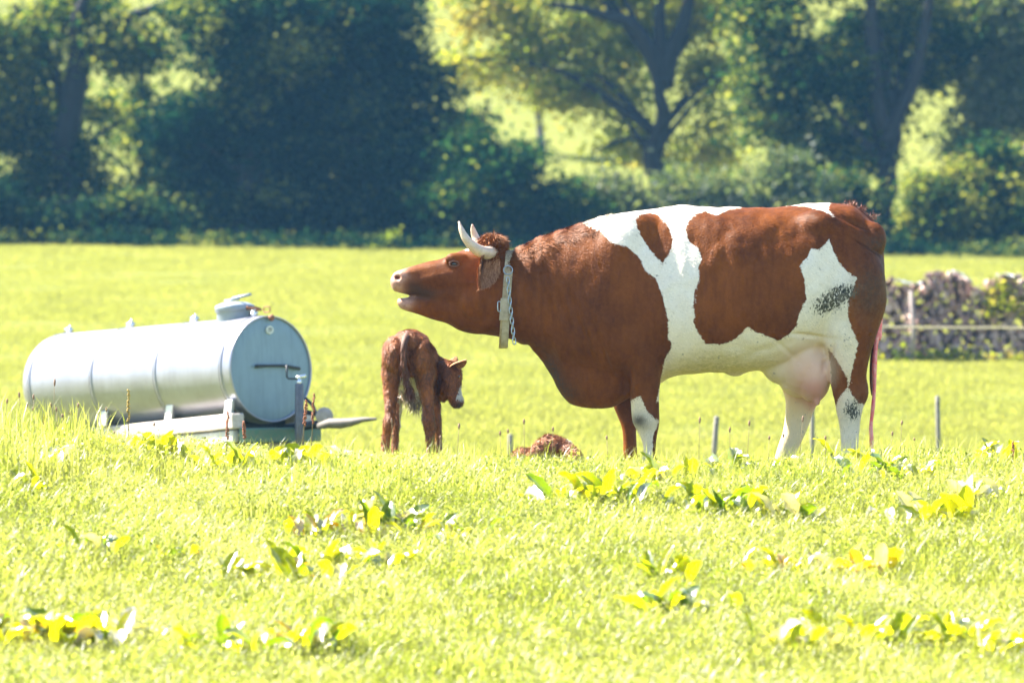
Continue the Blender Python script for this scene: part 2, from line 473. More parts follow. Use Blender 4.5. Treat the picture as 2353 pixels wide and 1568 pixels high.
def cow_body():
    parts = []
    torso = [  # px, top, bottom, half width, zc
        (1150, 588, 770, .135, .5), (1200, 566, 786, .150, .5), (1250, 541, 812, .165, .5), (1300, 525, 842, .205, .5), (1350, 510, 862, .25, .52),
        (1400, 494, 876, .285, .55), (1450, 486, 884, .29, .57), (1500, 480, 880, .305, .58), (1560, 472, 862, .335, .57),
        (1640, 475, 856, .375, .56), (1720, 476, 853, .39, .55), (1790, 475, 846, .375, .52), (1850, 469, 822, .345, .48),
        (1910, 466, 800, .315, .45), (1960, 473, 780, .275, .42), (2000, 508, 760, .235, .42), (2022, 535, 720, .185, .45), (2030, 575, 680, .12, .5)]
    R = interp_rows(torso, 12)
    parts.append(rings_to_mesh([sect(r[0], r[1], r[2], r[3], 0, r[4]) for r in R]))
    # dewlap and brisket
    dew = [(1218, 770, 802, .045), (1240, 760, 826, .055), (1262, 750, 856, .065), (1282, 750, 895, .078), (1302, 750, 921, .092), (1330, 750, 934, .115), (1365, 750, 937, .135),
           (1405, 750, 935, .15), (1440, 750, 918, .155), (1480, 760, 898, .15), (1530, 770, 874, .13)]
    R = interp_rows(dew, 10)
    parts.append(rings_to_mesh([sect(r[0], r[1], r[2], r[3], 0, .45, 1, 1) for r in R]))
    for sd in (-1, 1):
        parts.append(ellipsoid(cp(1435, 650, sd * .155), (105 / K, .115, 165 / K), rot=(0, math.radians(14), 0)))        # shoulder blade
        parts.append(ellipsoid(cp(1445, 765, sd * .185), (70 / K, .105, 85 / K)))                                   # upper arm
        parts.append(ellipsoid(cp(1872, 524, sd * .215), (56 / K, .085, 40 / K)))                                      # hook bone
        parts.append(ellipsoid(cp(1995, 556, sd * .135), (38 / K, .085, 46 / K)))                                     # pin bone
        parts.append(ellipsoid(cp(1945, 660, sd * .185), (86 / K, .15, 125 / K)))                                   # thigh
    near_hind = [(640, 1946, 84, .13, .18), (700, 1949, 80, .125, .185), (760, 1946, 66, .11, .185), (800, 1944, 54, .095, .185), (830, 1942, 48, .085, .18), (864, 1941, 43, .072, .175),
                 (890, 1947, 41, .062, .17), (910, 1948, 39, .06, .17), (934, 1947, 32, .055, .17), (964, 1947, 26, .048, .17), (1004, 1946, 21.5, .042, .17), (1055, 1944, 20, .042, .17),
                 (1085, 1941, 25, .05, .17), (1102, 1936, 27, .052, .17), (1122, 1930, 31, .058, .17)]
    parts.append(leg(near_hind, -1))
    far_hind = [(640, 1930, 80, .13, .18), (760, 1900, 66, .11, .2), (830, 1862, 52, .09, .2), (884, 1842, 44, .07, .19), (924, 1846, 37, .062, .18), (956, 1839, 31, .055, .18),
                (1000, 1827, 27, .05, .18), (1040, 1811, 24, .048, .18), (1080, 1797, 25, .05, .18), (1120, 1786, 31, .058, .18)]
    parts.append(leg(far_hind, 1))
    near_front = [(690, 1450, 62, .09, .2), (760, 1466, 56, .085, .2), (824, 1477, 46, .078, .185), (870, 1479, 39, .07, .17), (904, 1479, 35, .062, .165), (948, 1480, 32, .056, .16),
                  (970, 1482, 29, .053, .16), (990, 1486, 22, .043, .16), (1010, 1488, 17, .038, .16), (1060, 1490, 16, .038, .16), (1085, 1489, 20, .046, .16), (1120, 1482, 28, .055, .16)]
    parts.append(leg(near_front, -1))
    far_front = [(760, 1450, 56, .085, .19), (850, 1446, 42, .07, .17), (904, 1440, 32, .06, .165), (934, 1438, 28, .055, .16), (960, 1443, 24, .05, .16),
                 (985, 1447, 17, .04, .16), (1020, 1449, 16, .038, .16), (1070, 1450, 17, .04, .16), (1090, 1448, 20, .046, .16), (1120, 1442, 28, .055, .16)]
    parts.append(leg(far_front, 1))
    # udder with teats
    parts.append(ellipsoid(cp(1846, 836, 0), (66 / K, .20, 79 / K), rot=(0, math.radians(16), 0)))
    parts.append(ellipsoid(cp(1866, 856, -.08), (42 / K, .125, 70 / K)))
    parts.append(ellipsoid(cp(1800, 838, -.02), (60 / K, .14, 46 / K), rot=(0, math.radians(25), 0)))
    parts.append(ellipsoid(cp(1962, 806, .03), (34 / K, .13, 66 / K)))
    parts.append(tube([cp(1868, 888, -.12), cp(1872, 912, -.125), cp(1873, 930, -.125)], [.032, .022, .016], 12))
    parts.append(tube([cp(1802, 862, -.07), cp(1803, 884, -.075), cp(1804, 893, -.075)], [.03, .016, .012], 12))
    parts.append(tube([cp(1800, 862, .09), cp(1802, 880, .09), cp(1803, 890, .09)], [.03, .016, .012], 12))
    parts.append(ellipsoid(cp(1688, 850, 0), (26 / K, .04, 15 / K)))        # navel fold
    # neck to head
    neck = [(1085, 575, 758, .10, .5), (1120, 572, 768, .118, .5), (1150, 584, 774, .132, .5), (1180, 576, 782, .142, .5), (1210, 562, 796, .15, .5)]
    R = interp_rows(neck, 10); parts.append(rings_to_mesh([sect(r[0], r[1], r[2], r[3], 0, r[4], .95, .95) for r in R]))
    head = [(897, 640, 655, .030), (902, 630, 666, .052), (912, 622, 671, .066), (925, 618, 674, .073), (945, 612, 678, .070), (975, 603, 690, .072), (1010, 595, 702, .085), (1040, 582, 712, .102),
            (1062, 574, 718, .112), (1090, 568, 720, .112), (1120, 564, 722, .112), (1150, 580, 722, .11)]
    R = interp_rows(head, 7); parts.append(rings_to_mesh([sect(r[0], r[1], r[2], r[3], 0, .42, .85, .85) for r in R]))
    jaw = [(913, 687, 697, .022), (918, 685, 705, .034), (928, 685, 712, .042), (942, 684, 717, .046), (960, 676, 722, .046), (985, 655, 731, .052), (1025, 640, 743, .065), (1055, 640, 758, .082),
           (1075, 640, 764, .092), (1112, 640, 769, .105), (1150, 640, 773, .12)]
    R = interp_rows(jaw, 7); parts.append(rings_to_mesh([sect(r[0], r[1], r[2], r[3], 0, .5, .9, .9) for r in R]))
    parts.append(ellipsoid(cp(1132, 574, 0), (24 / K, .08, 20 / K)))          # poll
    for sd in (-1, 1):
        parts.append(ellipsoid(cp(1048, 597, sd * .085), (26 / K, .034, 18 / K)))    # brow
        parts.append(ellipsoid(cp(1100, 690, sd * .088), (42 / K, .04, 48 / K)))     # cheek
    me = remesh(parts, .0085, "cow_body")
    co = get_co(me); px = 1176 + co[:, 0] * K; py = 784 - co[:, 2] * K; yy = co[:, 1] - CD
    wt = np.clip((px - 1000) / 160, .18, 1)
    lap(me, 30, wt, .6)
    lap_plain(me, 16, np.clip((px - 1190) / 60, 0, 1) * np.clip((880 - py) / 40, .0, 1) * (1 - .8 * blob(px, py, 1860, 850, 80, 90)))
    # sculpting
    for it in range(1):
        co = get_co(me); no = get_no(me); px = 1176 + co[:, 0] * K; py = 784 - co[:, 2] * K; yy = co[:, 1] - CD
        sdw = np.clip(np.abs(yy) / .05, 0, 1); d = np.zeros(len(co))
        def g(cx, cz, rx, rz, amp, rot=0., side=True):
            nonlocal d; b = blob(px, py, cx, cz, rx, rz, rot) * amp; d += b * (sdw if side else 1)
        g(1800, 550, 60, 46, -.018)            # hollow in front of the hip
        g(1905, 600, 40, 60, -.010)
        g(1868, 520, 30, 18, .006)
        g(1860, 575, 14, 50, .006, .3)
        g(1425, 560, 22, 60, .004, .35)      # shoulder ridge
        g(1330, 640, 30, 120, .0, .25)
        g(1475, 720, 18, 60, -.012, .2)
        g(1300, 720, 40, 110, -.008, .1)
        g(1434, 872, 12, 52, -.020, .03); g(1470, 850, 20, 60, .008); g(1500, 700, 30, 50, .010)          # arm crease
        g(1520, 800, 12, 60, -.016)
        g(1545, 640, 14, 120, -.004); g(1600, 640, 14, 130, -.003); g(1660, 640, 14, 120, -.003)
        g(1480, 967, 20, 18, .008)              # knee
        g(1978, 903, 12, 16, .008); g(1945, 950, 9, 40, .004)
        g(1985, 565, 46, 5, -.011, .55); g(2010, 580, 28, 4, -.006, .4)     # fold under the pin bone
        g(1960, 515, 40, 7, -.020, .42)
        g(1250, 700, 20, 90, -.006, -.2); g(1225, 640, 12, 70, .005, -.3); g(1285, 800, 14, 60, .008, -.35); g(1310, 850, 10, 60, -.008, -.3); g(1340, 880, 12, 40, .006, -.3)
        g(912, 637, 9.0, 6.2, -.032)           # nostril
        g(921, 637, 5, 10, .006)
        g(1044, 607, 15, 10, -.012)            # eye socket
        g(1052, 622, 30, 8, -.004, .2)
        g(985, 640, 40, 9, .009, -.25); g(1010, 665, 40, 12, -.009, -.2); g(1092, 640, 20, 30, -.006); g(1118, 690, 12, 50, -.008, .1); g(1080, 700, 26, 30, .006)
        g(955, 680, 24, 4, -.010, .2)          # mouth line
        g(1070, 650, 50, 8, .006, -.1)
        g(1100, 735, 40, 14, -.006, -.2)
        g(1898, 815, 6, 36, -.018, .35)        # crease behind the udder
        g(1850, 772, 50, 5, -.012, .12); g(1795, 800, 5, 40, -.006, -.9)
        g(1700, 800, 60, 8, -.003, .1)
        from mathutils import noise as mn
        nz = np.array([mn.noise(Vector((a * 9, b * 9, c_ * 6))) + .5 * mn.noise(Vector((a * 22, b * 22, c_ * 13))) for a, b, c_ in co]); d += nz * .0042 * np.clip((px - 960) / 150, .15, 1)
        for k_ in range(7): g(1268 + k_ * 21, 690 + k_ * 18, 7, 80, .0075 * (-1) ** k_, -.35)
        for k_ in range(4): g(1190 + k_ * 16, 690, 5, 70, .0065 * (-1) ** k_, -.12)
        for k_ in range(6): g(1575 + k_ * 38, 650, 9, 100, -.0035, .10)
        g(1760, 800, 90, 10, -.007, -.35); g(1905, 700, 10, 90, -.006, .25); g(1980, 760, 12, 90, .005, .2)
        # broad unevenness
        d += .0022 * np.sin(px * .045 + py * .02) * np.sin(py * .05 + 1) + .0012 * np.sin(px * .11 + 2) * np.sin(py * .09)
        set_co(me, co + no * d[:, None])
    co = get_co(me); px = 1176 + co[:, 0] * K; py = 784 - co[:, 2] * K; yy = co[:, 1] - CD
    near = yy < .03; q = np.stack([px, py], 1)
    big = [(1336, 516), (1376, 528), (1396, 556), (1440, 570), (1464, 592), (1480, 624), (1504, 644), (1518, 684), (1529, 732), (1531, 764), (1529, 776), (1537, 786), (1536, 804), (1526, 816),
           (1520, 844), (1514, 880), (1505, 920), (1740, 920), (1790, 950), (1905, 950), (1903, 880), (1901, 830), (1894, 798), (1906, 812), (1922, 838), (1938, 868), (1942, 888), (1946, 868),
           (1953, 828), (1962, 788), (1946, 752), (1938, 724), (1938, 692), (1948, 668), (1958, 640), (1934, 624), (1918, 604), (1904, 576), (1896, 552), (1888, 562), (1872, 576), (1856, 572), (1846, 592),
           (1827, 612), (1838, 644), (1842, 688), (1827, 720), (1822, 746), (1802, 770), (1782, 782), (1762, 774), (1732, 764), (1710, 751), (1696, 764), (1680, 780), (1652, 790), (1616, 790),
           (1600, 768), (1586, 740), (1592, 724), (1586, 704), (1589, 676), (1601, 640), (1598, 616), (1606, 596), (1598, 572), (1578, 556), (1569, 528), (1576, 512), (1596, 492), (1616, 487),
           (1642, 496), (1668, 484), (1700, 478), (1730, 440), (1330, 440), (1316, 500)]
    spot = [(1458, 504), (1470, 494), (1490, 490), (1508, 494), (1530, 520), (1542, 550), (1538, 576), (1518, 606), (1496, 584), (1474, 552), (1460, 524)]
    rump = [(1800, 473), (1842, 474), (1882, 486), (1908, 500), (1896, 482), (1905, 466), (1905, 450), (1800, 450)]
    fleg = [(1468, 908), (1444, 920), (1438, 960), (1450, 985), (1462, 1010), (1466, 1200), (1506, 1200), (1497, 1040), (1497, 1000), (1512, 966), (1500, 956), (1482, 940), (1474, 920)]
    hleg = [(1912, 930), (1930, 898), (1942, 886), (1950, 905), (1965, 925), (1992, 928), (1996, 1200), (1890, 1200), (1905, 1000)]
    face = [(1055, 570), (1080, 560), (1095, 566), (1075, 576)]
    dW = np.maximum(dist_to_poly(q, big), dist_to_poly(q, rump))
    dW = np.maximum(dW, np.where(near, dist_to_poly(q, hleg), -99)); dW = np.maximum(dW, np.where(near & (px < 1530), dist_to_poly(q, fleg), -99))
    dW = np.maximum(dW, dist_to_poly(q, face))
    dW = np.minimum(dW, np.where(near, -dist_to_poly(q, spot), 99))
    dW = np.minimum(dW, np.where((px < 1530) & (py > 860) & ~near, -20, 99))
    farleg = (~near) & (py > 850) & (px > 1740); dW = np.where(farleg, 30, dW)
    dW = np.where(near & (px > 1900) & (py > 880), np.maximum(dist_to_poly(q, hleg), np.where(py < 900, dW, -99)), dW)
    dW = np.clip(dW, -40, 40)
    pink = np.clip(blob(px, py, 1860, 860, 62, 60) * 1.1 + blob(px, py, 1872, 905, 36, 36) + blob(px, py, 1970, 820, 26, 60) * (yy > -.12), 0, 1)
    red = np.clip(blob(px, py, 1866, 892, 40, 24) + blob(px, py, 1872, 925, 14, 18) * 1.2, 0, 1)
    udder = np.clip(blob(px, py, 1845, 845, 75, 78) * 1.6 - .45, 0, 1)
    muz = 1 / (1 + np.exp((px - 930 + (py - 650) * .18 - 4 * np.sin(py * .2)) / 5.0)) * (py < 684)
    muz = np.maximum(muz, (1 / (1 + np.exp((px - 946 + (py - 700) * .3) / 5.0))) * (py > 681))
    dark = blob(px, py, 952, 662, 22, 18) + blob(px, py, 982, 676, 26, 14) * .8 + blob(px, py, 915, 672, 22, 5) * .9
    dark = np.clip(dark, 0, 1)
    grime_shade = np.clip(blob(px, py, 1272, 862, 20, 55, -.33) * 1.1 + blob(px, py, 1300, 905, 30, 26) * .8 + blob(px, py, 2008, 560, 34, 24) * .8 + blob(px, py, 1990, 660, 46, 60, .2) * .75, 0, 1)  # blob below the pin bone paints shade on the rump; the rest is dirt
    knee = np.where(near, blob(px, py, 1466, 964, 22, 17), 0)
    speck = np.where(near, np.clip(blob(px, py, 1894, 695, 52, 30, -.5) * 1.15 + blob(px, py, 1930, 670, 26, 18) * .8 + blob(px, py, 1950, 940, 24, 30) * 1.2 + blob(px, py, 1935, 780, 18, 60) * .35 + blob(px, py, 1985, 690, 40, 60) * .4, 0, 1), 0)
    cream = np.clip((py - 700) / 150, 0, 1) + np.where(farleg, .65, 0)  # lower whites tinted for grass bounce and dirt; far leg is cream itself
    yel = blob(px, py, 1640, 850, 120, 42)  # belly yellow: dirt plus bounce light from the grass, painted into the coat
    for nm, v in (('white', dW), ('pink', pink), ('red', red), ('udder', udder), ('muzzle', muz), ('dark', dark), ('grime_shade', grime_shade), ('knee', knee), ('speck', speck), ('cream', cream), ('yel', yel), ('nostril', np.clip(blob(px, py, 912, 637, 8, 5.5) * 1.4 - .25, 0, 1))):
        attr(me, nm, v)
    return me

def mat_cow(hair=False):
    m = M("cow coat hair" if hair else "cow coat"); c = m.coord()
    fine = m.noise(190, 3, .6, m.mapping(c, (.45, 1, 1.0))); mid = m.noise(45, 4, .6, c); big = m.noise(3.2, 5, .6, m.mapping(c, (1, 1, .6)))
    wd = m.math('ADD', m.attr('white'), m.math('MULTIPLY', m.math('SUBTRACT', fine, .5), 9.0))
    wd = m.math('ADD', wd, m.math('MULTIPLY', m.math('SUBTRACT', mid, .5), 9.0))
    wf = m.step(wd, -.6, .6)
    br = m.mix(m.step(big, .35, .68), (.098, .025, .0032), (.215, .060, .0060))
    br = m.mix(m.math('MULTIPLY', m.step(mid, .42, .75), .35), br, (.25, .075, .012))
    br = m.mix(m.math('MULTIPLY', m.step(fine, .55, .75), .25), br, (.08, .02, .006))
    strk = m.noise(34, 4, .6, m.mapping(c, (1.0, 1, .22), (0, .35, 0))); br = m.mix(m.math('MULTIPLY', m.step(strk, .45, .7), .38), br, (.062, .0150, .0034))
    wh = m.mix(m.step(m.noise(16, 4, .6, c), .3, .75), (.76, .68, .57), (.82, .76, .68))
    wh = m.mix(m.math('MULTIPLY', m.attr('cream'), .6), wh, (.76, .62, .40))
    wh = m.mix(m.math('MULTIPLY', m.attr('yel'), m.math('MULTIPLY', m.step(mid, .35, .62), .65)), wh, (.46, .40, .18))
    wh = m.mix(m.step(m.noise(26, 2, .5, c), .70, .73), wh, (.42, .38, .33))
    sc = m.noise(28, 2, .5, m.mapping(c, (1, 1, .5)))
    col = m.mix(wf, br, wh)
    ud = m.mix(m.attr('udder'), col, (.70, .56, .42))
    ud = m.mix(m.math('MULTIPLY', m.attr('pink'), m.math('MULTIPLY', wf, .62)), ud, (.68, .36, .28))
    ud = m.mix(m.math('MULTIPLY', m.attr('red'), m.math('MULTIPLY', wf, .6)), ud, (.50, .17, .13))
    sn = m.noise(115, 3, .75, m.mapping(c, (1.0, 1, .5), (0, .5, 0)))
    thr = m.math('SUBTRACT', .80, m.math('MULTIPLY', m.attr('speck'), .38))
    sp = m.step(m.math('SUBTRACT', sn, thr), 0, .03)
    ud = m.mix(m.math('MULTIPLY', m.attr('speck'), m.math('MULTIPLY', m.step(mid, .3, .7), .5)), ud, (.20, .19, .14))
    ud = m.mix(m.math('MULTIPLY', sp, m.step(m.attr('speck'), .06, .2)), ud, m.mix(m.step(mid, .4, .6), (.040, .042, .034), (.13, .115, .08)))
    gr = m.math('MULTIPLY', m.attr('grime_shade'), m.step(m.noise(60, 4, .7, c), .25, .6))
    ud = m.mix(m.math('MULTIPLY', gr, .8), ud, (.050, .043, .036))
    ud = m.mix(m.math('MULTIPLY', m.attr('knee'), .95), ud, (.10, .085, .06))
    ud = m.mix(m.math('MULTIPLY', m.attr('dark'), .85), ud, (.055, .030, .022))
    ud = m.mix(m.attr('muzzle'), ud, m.mix(m.step(mid, .45, .7), (.46, .27, .20), (.30, .16, .12)))
    ud = m.mix(m.attr('nostril'), ud, (.10, .025, .02)); ud = m.mix(m.math('MULTIPLY', m.attr('dark'), .3), ud, (.05, .03, .025))
    hv = m.math('ADD', 1.0, m.math('MULTIPLY', m.attr('hv'), .38)); cb = m.n('ShaderNodeCombineXYZ'); [m.l(hv, cb.inputs[i]) for i in range(3)]
    ud = m.mix(1.0, ud, cb.outputs[0], 'MULTIPLY')
    rough = m.mix(m.attr('muzzle'), (.50, .5, .5), (.30, .3, .3))
    h = m.math('ADD', m.math('MULTIPLY', fine, .55), mid)
    nrm = m.bump(h, .38, .006)
    return m.done(m.pbr(ud, rough, 0, nrm, Specular_IOR_Level=.10, Sheen_Weight=.0, Sheen_Roughness=.4))

MAT_COW = mat_cow()
cow_me = cow_body()
cow_pos = root_pos(cow)
cow_world = get_co(cow_me)
cow_tris = None
def bvh_of(me):
    me.calc_loop_triangles(); t = np.empty(len(me.loop_triangles) * 3, np.int32); me.loop_triangles.foreach_get("vertices", t)
    co = get_co(me); return BVHTree.FromPolygons([tuple(v) for v in co], t.reshape(-1, 3).tolist()), t.reshape(-1, 3), co
cow_bvh, cow_tri, cow_world = bvh_of(cow_me)
def surf(px, py, side=-1, bvh=None):
    o = cp(px, py, side * 1.5); hit = (bvh or cow_bvh).ray_cast(Vector(o), Vector((0, -side, 0)))
    return (hit[0].y - CD, hit[1]) if hit[0] is not None else (side * .1, Vector((0, side, 0)))

def fur(me, tri, co, n, length, width, flow, lift, names, seed=1, mask=None, wav=0.0, seglift=.5):
    """short hairs rooted on a surface; every hair takes the surface's attribute values at its root"""
    r = np.random.default_rng(seed)
    a, b, c = co[tri[:, 0]], co[tri[:, 1]], co[tri[:, 2]]; cr = np.cross(b - a, c - a); ar = np.linalg.norm(cr, axis=1) / 2; N = cr / (2 * ar[:, None] + 1e-12)
    wgt = ar * (mask(( a + b + c) / 3, N) if mask is not None else 1.0); cdf = np.cumsum(wgt); cdf /= cdf[-1]
    k = np.searchsorted(cdf, r.uniform(0, 1, n)); k = np.clip(k, 0, len(tri) - 1)
    u, v = r.uniform(0, 1, n), r.uniform(0, 1, n); fl = u + v > 1; u[fl] = 1 - u[fl]; v[fl] = 1 - v[fl]
    p = a[k] + (b[k] - a[k]) * u[:, None] + (c[k] - a[k]) * v[:, None]; nn = N[k]
    f = flow(p) + r.normal(0, wav, (n, 3)); f -= nn * (f * nn).sum(1)[:, None]; f /= (np.linalg.norm(f, axis=1)[:, None] + 1e-9)
    L = (length(p) if callable(length) else length) * r.uniform(.6, 1.3, n)
    d1 = f + nn * lift; d1 /= np.linalg.norm(d1, axis=1)[:, None]; d2 = f + nn * lift * seglift; d2 /= np.linalg.norm(d2, axis=1)[:, None]
    s = np.cross(d1, nn); s /= (np.linalg.norm(s, axis=1)[:, None] + 1e-9); s *= (width / 2)
    r0 = p - nn * .001; m1 = r0 + d1 * (L * .5)[:, None]; m2 = m1 + d2 * (L * .5)[:, None]
    V = np.stack([r0 - s, r0 + s, m1 + s * .8, m1 - s * .8, m2], 1).reshape(-1, 3)
    bse = (np.arange(n) * 5)[:, None]; F = (bse[:, :, None] + np.array([(0, 1, 2), (0, 2, 3), (3, 2, 4)])[None]).reshape(-1, 3)
    out = mesh_from("coat_hair", V, F)
    vi = tri[k, 0]
    attr(out, 'hv', np.repeat(r.normal(0, .5, n).clip(-1, 1), 5))
    for nm in names:
        src = me.attributes[nm]; arr = np.empty(len(co), np.float32); src.data.foreach_get("value", arr); attr(out, nm, np.repeat(arr[vi], 5))
    return out

ATT = ['white', 'pink', 'red', 'udder', 'muzzle', 'dark', 'grime_shade', 'knee', 'speck', 'cream', 'yel']
def tuft_mesh(roots, dirs, L, wdt, n, spread, seed, droop=.4, droot=.01):
    r = np.random.default_rng(seed); k = r.integers(0, len(roots), n); p = np.array(roots)[k] + r.normal(0, droot, (n, 3)); d = np.array(dirs)[k] + r.normal(0, spread, (n, 3)); d /= np.linalg.norm(d, axis=1)[:, None]
    ln = L * r.uniform(.5, 1.2, n); s = np.cross(d, r.normal(0, 1, (n, 3))); s /= np.linalg.norm(s, axis=1)[:, None]; s *= wdt / 2
    m1 = p + d * (ln * .5)[:, None]; d2 = d + np.array([0, 0, -droop]); d2 /= np.linalg.norm(d2, axis=1)[:, None]; m2 = m1 + d2 * (ln * .5)[:, None]
    V = np.stack([p - s, p + s, m1 + s * .8, m1 - s * .8, m2], 1).reshape(-1, 3)
    F = ((np.arange(n) * 5)[:, None, None] + np.array([(0, 1, 2), (0, 2, 3), (3, 2, 4)])[None]).reshape(-1, 3)
    return V, F

def cow_flow(p):
    px = 1176 + p[:, 0] * K; f = np.zeros_like(p); f[:, 0] = .8; f[:, 2] = -.75
    legs = (784 - p[:, 2] * K) > 880; f[legs, 0] = .05; f[legs, 2] = -1
    return f
def cow_mask(c, N):
    px = 1176 + c[:, 0] * K; py = 784 - c[:, 2] * K; a = np.where((px > 1780) & (py > 780) & (px < 1905) & (py < 935), .02, 1.0)
    a = np.where(px < 934, .05, a); a *= np.where(c[:, 1] < CD + .12, 1.0, .3); return a * (1 + 2.5 * (N[:, 2] > .55))
fur_me = fur(cow_me, cow_tri, cow_world, 120000, lambda p: np.where(1176 + p[:, 0] * K > 1180, .013, .008), .0022, cow_flow, .30, ATT, 3, cow_mask, .12)
neck_me = fur(cow_me, cow_tri, cow_world, 9000, .035, .003, lambda p: np.stack([np.full(len(p), .7), .5 * np.sin(p[:, 0] * 60), -.6 - .5 * np.sin(p[:, 2] * 50 + p[:, 0] * 40)], 1), .3, ATT, 5,
              lambda c, N: np.exp(-(((1176 + c[:, 0] * K) - 1205) / 32) ** 2 - (((784 - c[:, 2] * K) - 590) / 32) ** 2) + .25 * (N[:, 2] > .6) * ((1176 + c[:, 0] * K) > 1175) * ((1176 + c[:, 0] * K) < 1400), .3)
poll_me = fur(cow_me, cow_tri, cow_world, 7000, .052, .003, lambda p: np.stack([.3 + 0 * p[:, 0], .6 * np.sin(p[:, 0] * 90), .5 + 0 * p[:, 0]], 1), 1.3, ATT, 6,
              lambda c, N: np.exp(-(((1176 + c[:, 0] * K) - 1132) / 17) ** 2 - (((784 - c[:, 2] * K) - 566) / 17) ** 2), .5)
def shift(me, d): set_co(me, get_co(me) - d)
for m_ in (cow_me, fur_me, neck_me, poll_me): shift(m_, cow_pos)
body = link("body", cow_me, MAT_COW, cow)
h_ = link("coat_hair", fur_me, MAT_COW, cow, sm=False); h_['kind'] = 'stuff'
h_ = link("neck_hair", neck_me, MAT_COW, cow, sm=False); h_['kind'] = 'stuff'
h_ = link("forelock", poll_me, MAT_COW, cow, sm=False); h_['kind'] = 'stuff'; h_['label'] = 'fluffy reddish tuft of hair on top of the head'

_r = np.random.default_rng(9); _u = _r.normal(0, 1, (500, 3)); _u[:, 2] = np.abs(_u[:, 2]); _u /= np.linalg.norm(_u, axis=1)[:, None]
_rt = cp(1131, 570, 0) + _u * np.array([22 / K, .072, 19 / K]) * .96; _dr = _u * .8 + np.array([.15, 0, .35]) + .35 * np.sin(_rt * 130)
V, F = tuft_mesh(_rt, _dr, .062, .0060, 1700, .30, 14, droop=.9, droot=.004)
ft = part('forelock_curls', V, F, mat_simple('forelock hair', (.42, .14, .022), .7, var=.6, scale=70), cow, sm=False); ft['kind'] = 'stuff'  # lighter orange puts sunlight into the colour of the tuft

# eyes
MAT_EYE = M("eye"); MAT_EYE = MAT_EYE.done(MAT_EYE.pbr((.010, .007, .006), .06, 0, Coat_Weight=1.0))
MAT_LID = mat_simple("eyelid skin", (.16, .065, .035), .5, scale=60)
for sd in (-1, 1):
    ys, _ = surf(1044, 607, sd)
    c = cp(1044, 607, ys - sd * .006)
    V, F = ellipsoid(c, (.018, .015, .0135), 20, 14); part("eye", V, F, MAT_EYE, cow)
    up = [cp(1044 + 10.5 * math.cos(t), 607 - 6.8 * math.sin(t), ys + sd * (.004 + .006 * math.sin(t))) for t in np.linspace(-.1, math.pi + .1, 12)]
    lo = [cp(1044 + 10.5 * math.cos(t), 607 + 5.6 * math.sin(t), ys + sd * (.004 + .004 * math.sin(t))) for t in np.linspace(0, math.pi, 12)]
    mb = MB().add(*tube(up, [.003] + [.006] * 10 + [.003], 8)).add(*tube(lo, [.003] + [.0045] * 10 + [.003], 8))
    part("eyelid", *mb.get(), MAT_LID, cow)

# horns
def mat_horn():
    m = M("horn"); c = m.coord(); n = m.noise(14, 4, .6, m.mapping(c, (1, 1, 2.5)))
    col = m.mix(m.step(n, .35, .7), (.56, .42, .30), (.70, .58, .46)); ti = m.attr('tip')
    col = m.mix(m.math('MULTIPLY', m.step(m.noise(35, 3, .6, c), .5, .7), .5), col, (.42, .30, .20))
    col = m.mix(ti, col, (.34, .24, .17))
    return m.done(m.pbr(col, .38, 0, m.bump(m.noise(70, 4, .6, m.mapping(c, (3, 1, 3))), .3, .003), Subsurface_Weight=.06))
MAT_HORN = mat_horn()
def horn(pts, rad):
    p = bezier_pts(pts, 22); rr = np.interp(np.linspace(0, 1, 22), np.linspace(0, 1, len(rad)), rad)
    rr = rr * (1 + .02 * np.sin(np.linspace(0, 40, 22)))
    V, F = tube(p, rr, 16); o = part("horn", V, F, MAT_HORN, cow)
    ti = np.repeat(np.clip((np.linspace(0, 1, 22) - .72) * 2.2, 0, 1), 16); attr(o.data, 'tip', np.append(ti, [0, .6])); return o
horn([cp(1132, 578, -.07), cp(1117, 582, -.135), cp(1095, 574, -.185), cp(1073, 553, -.205), cp(1061, 530, -.20), cp(1055, 511, -.185)],
     np.array([14.5, 15, 13, 9.8, 6.4, 2.0]) / K)
horn([cp(1128, 574, .07), cp(1115, 574, .12), cp(1101, 562, .17), cp(1091, 542, .19), cp(1086, 526, .185), cp(1084, 514, .175)],
     np.array([14, 13.5, 11.2, 8.6, 6.2, 2.0]) / K)

# ears
MAT_EAR = mat_cow()
def ear(base, tip, wid, nrm, sd, cup=.35):
    base, tip, nrm = map(lambda a: np.array(a, float), (base, tip, nrm))
    ax = tip - base; L = np.linalg.norm(ax); ax /= L; nrm -= ax * (nrm @ ax); nrm /= np.linalg.norm(nrm); wv = np.cross(ax, nrm)
    ns, nw = 16, 13; V = []; 
    for lay in (0, 1):
        for s in np.linspace(0, 1, ns):
            ww = wid * (np.interp(s, [0, .12, .35, .6, .82, .94, 1], [.42, .72, 1.0, .94, .60, .30, .05]))
            for t in np.linspace(-1, 1, nw):
                p = base + ax * s * L + wv * t * ww * .5 + nrm * (-cup * ww * (1 - t * t) * (1.05 - .55 * s) + .08 * wid * math.sin(s * 3.1)) 
                p = p - nrm * (lay * .010 * (1 - .6 * abs(t)))
                V.append(p)
    F = []; m = ns * nw
    for lay in (0, 1):
        for i in range(ns - 1):
            for j in range(nw - 1):
                a = lay * m + i * nw + j; q = (a, a + 1, a + nw + 1, a + nw); F.append(q if lay == 0 else q[::-1])
    for i in range(ns - 1):
        for j in (0, nw - 1):
            a = i * nw + j; F.append((a, a + nw, a + nw + m, a + m))
    for j in range(nw - 1):
        a = (ns - 1) * nw + j; F.append((a, a + 1, a + 1 + m, a + m))
    o = part("ear", V, F, None, cow); return o, np.array(V)
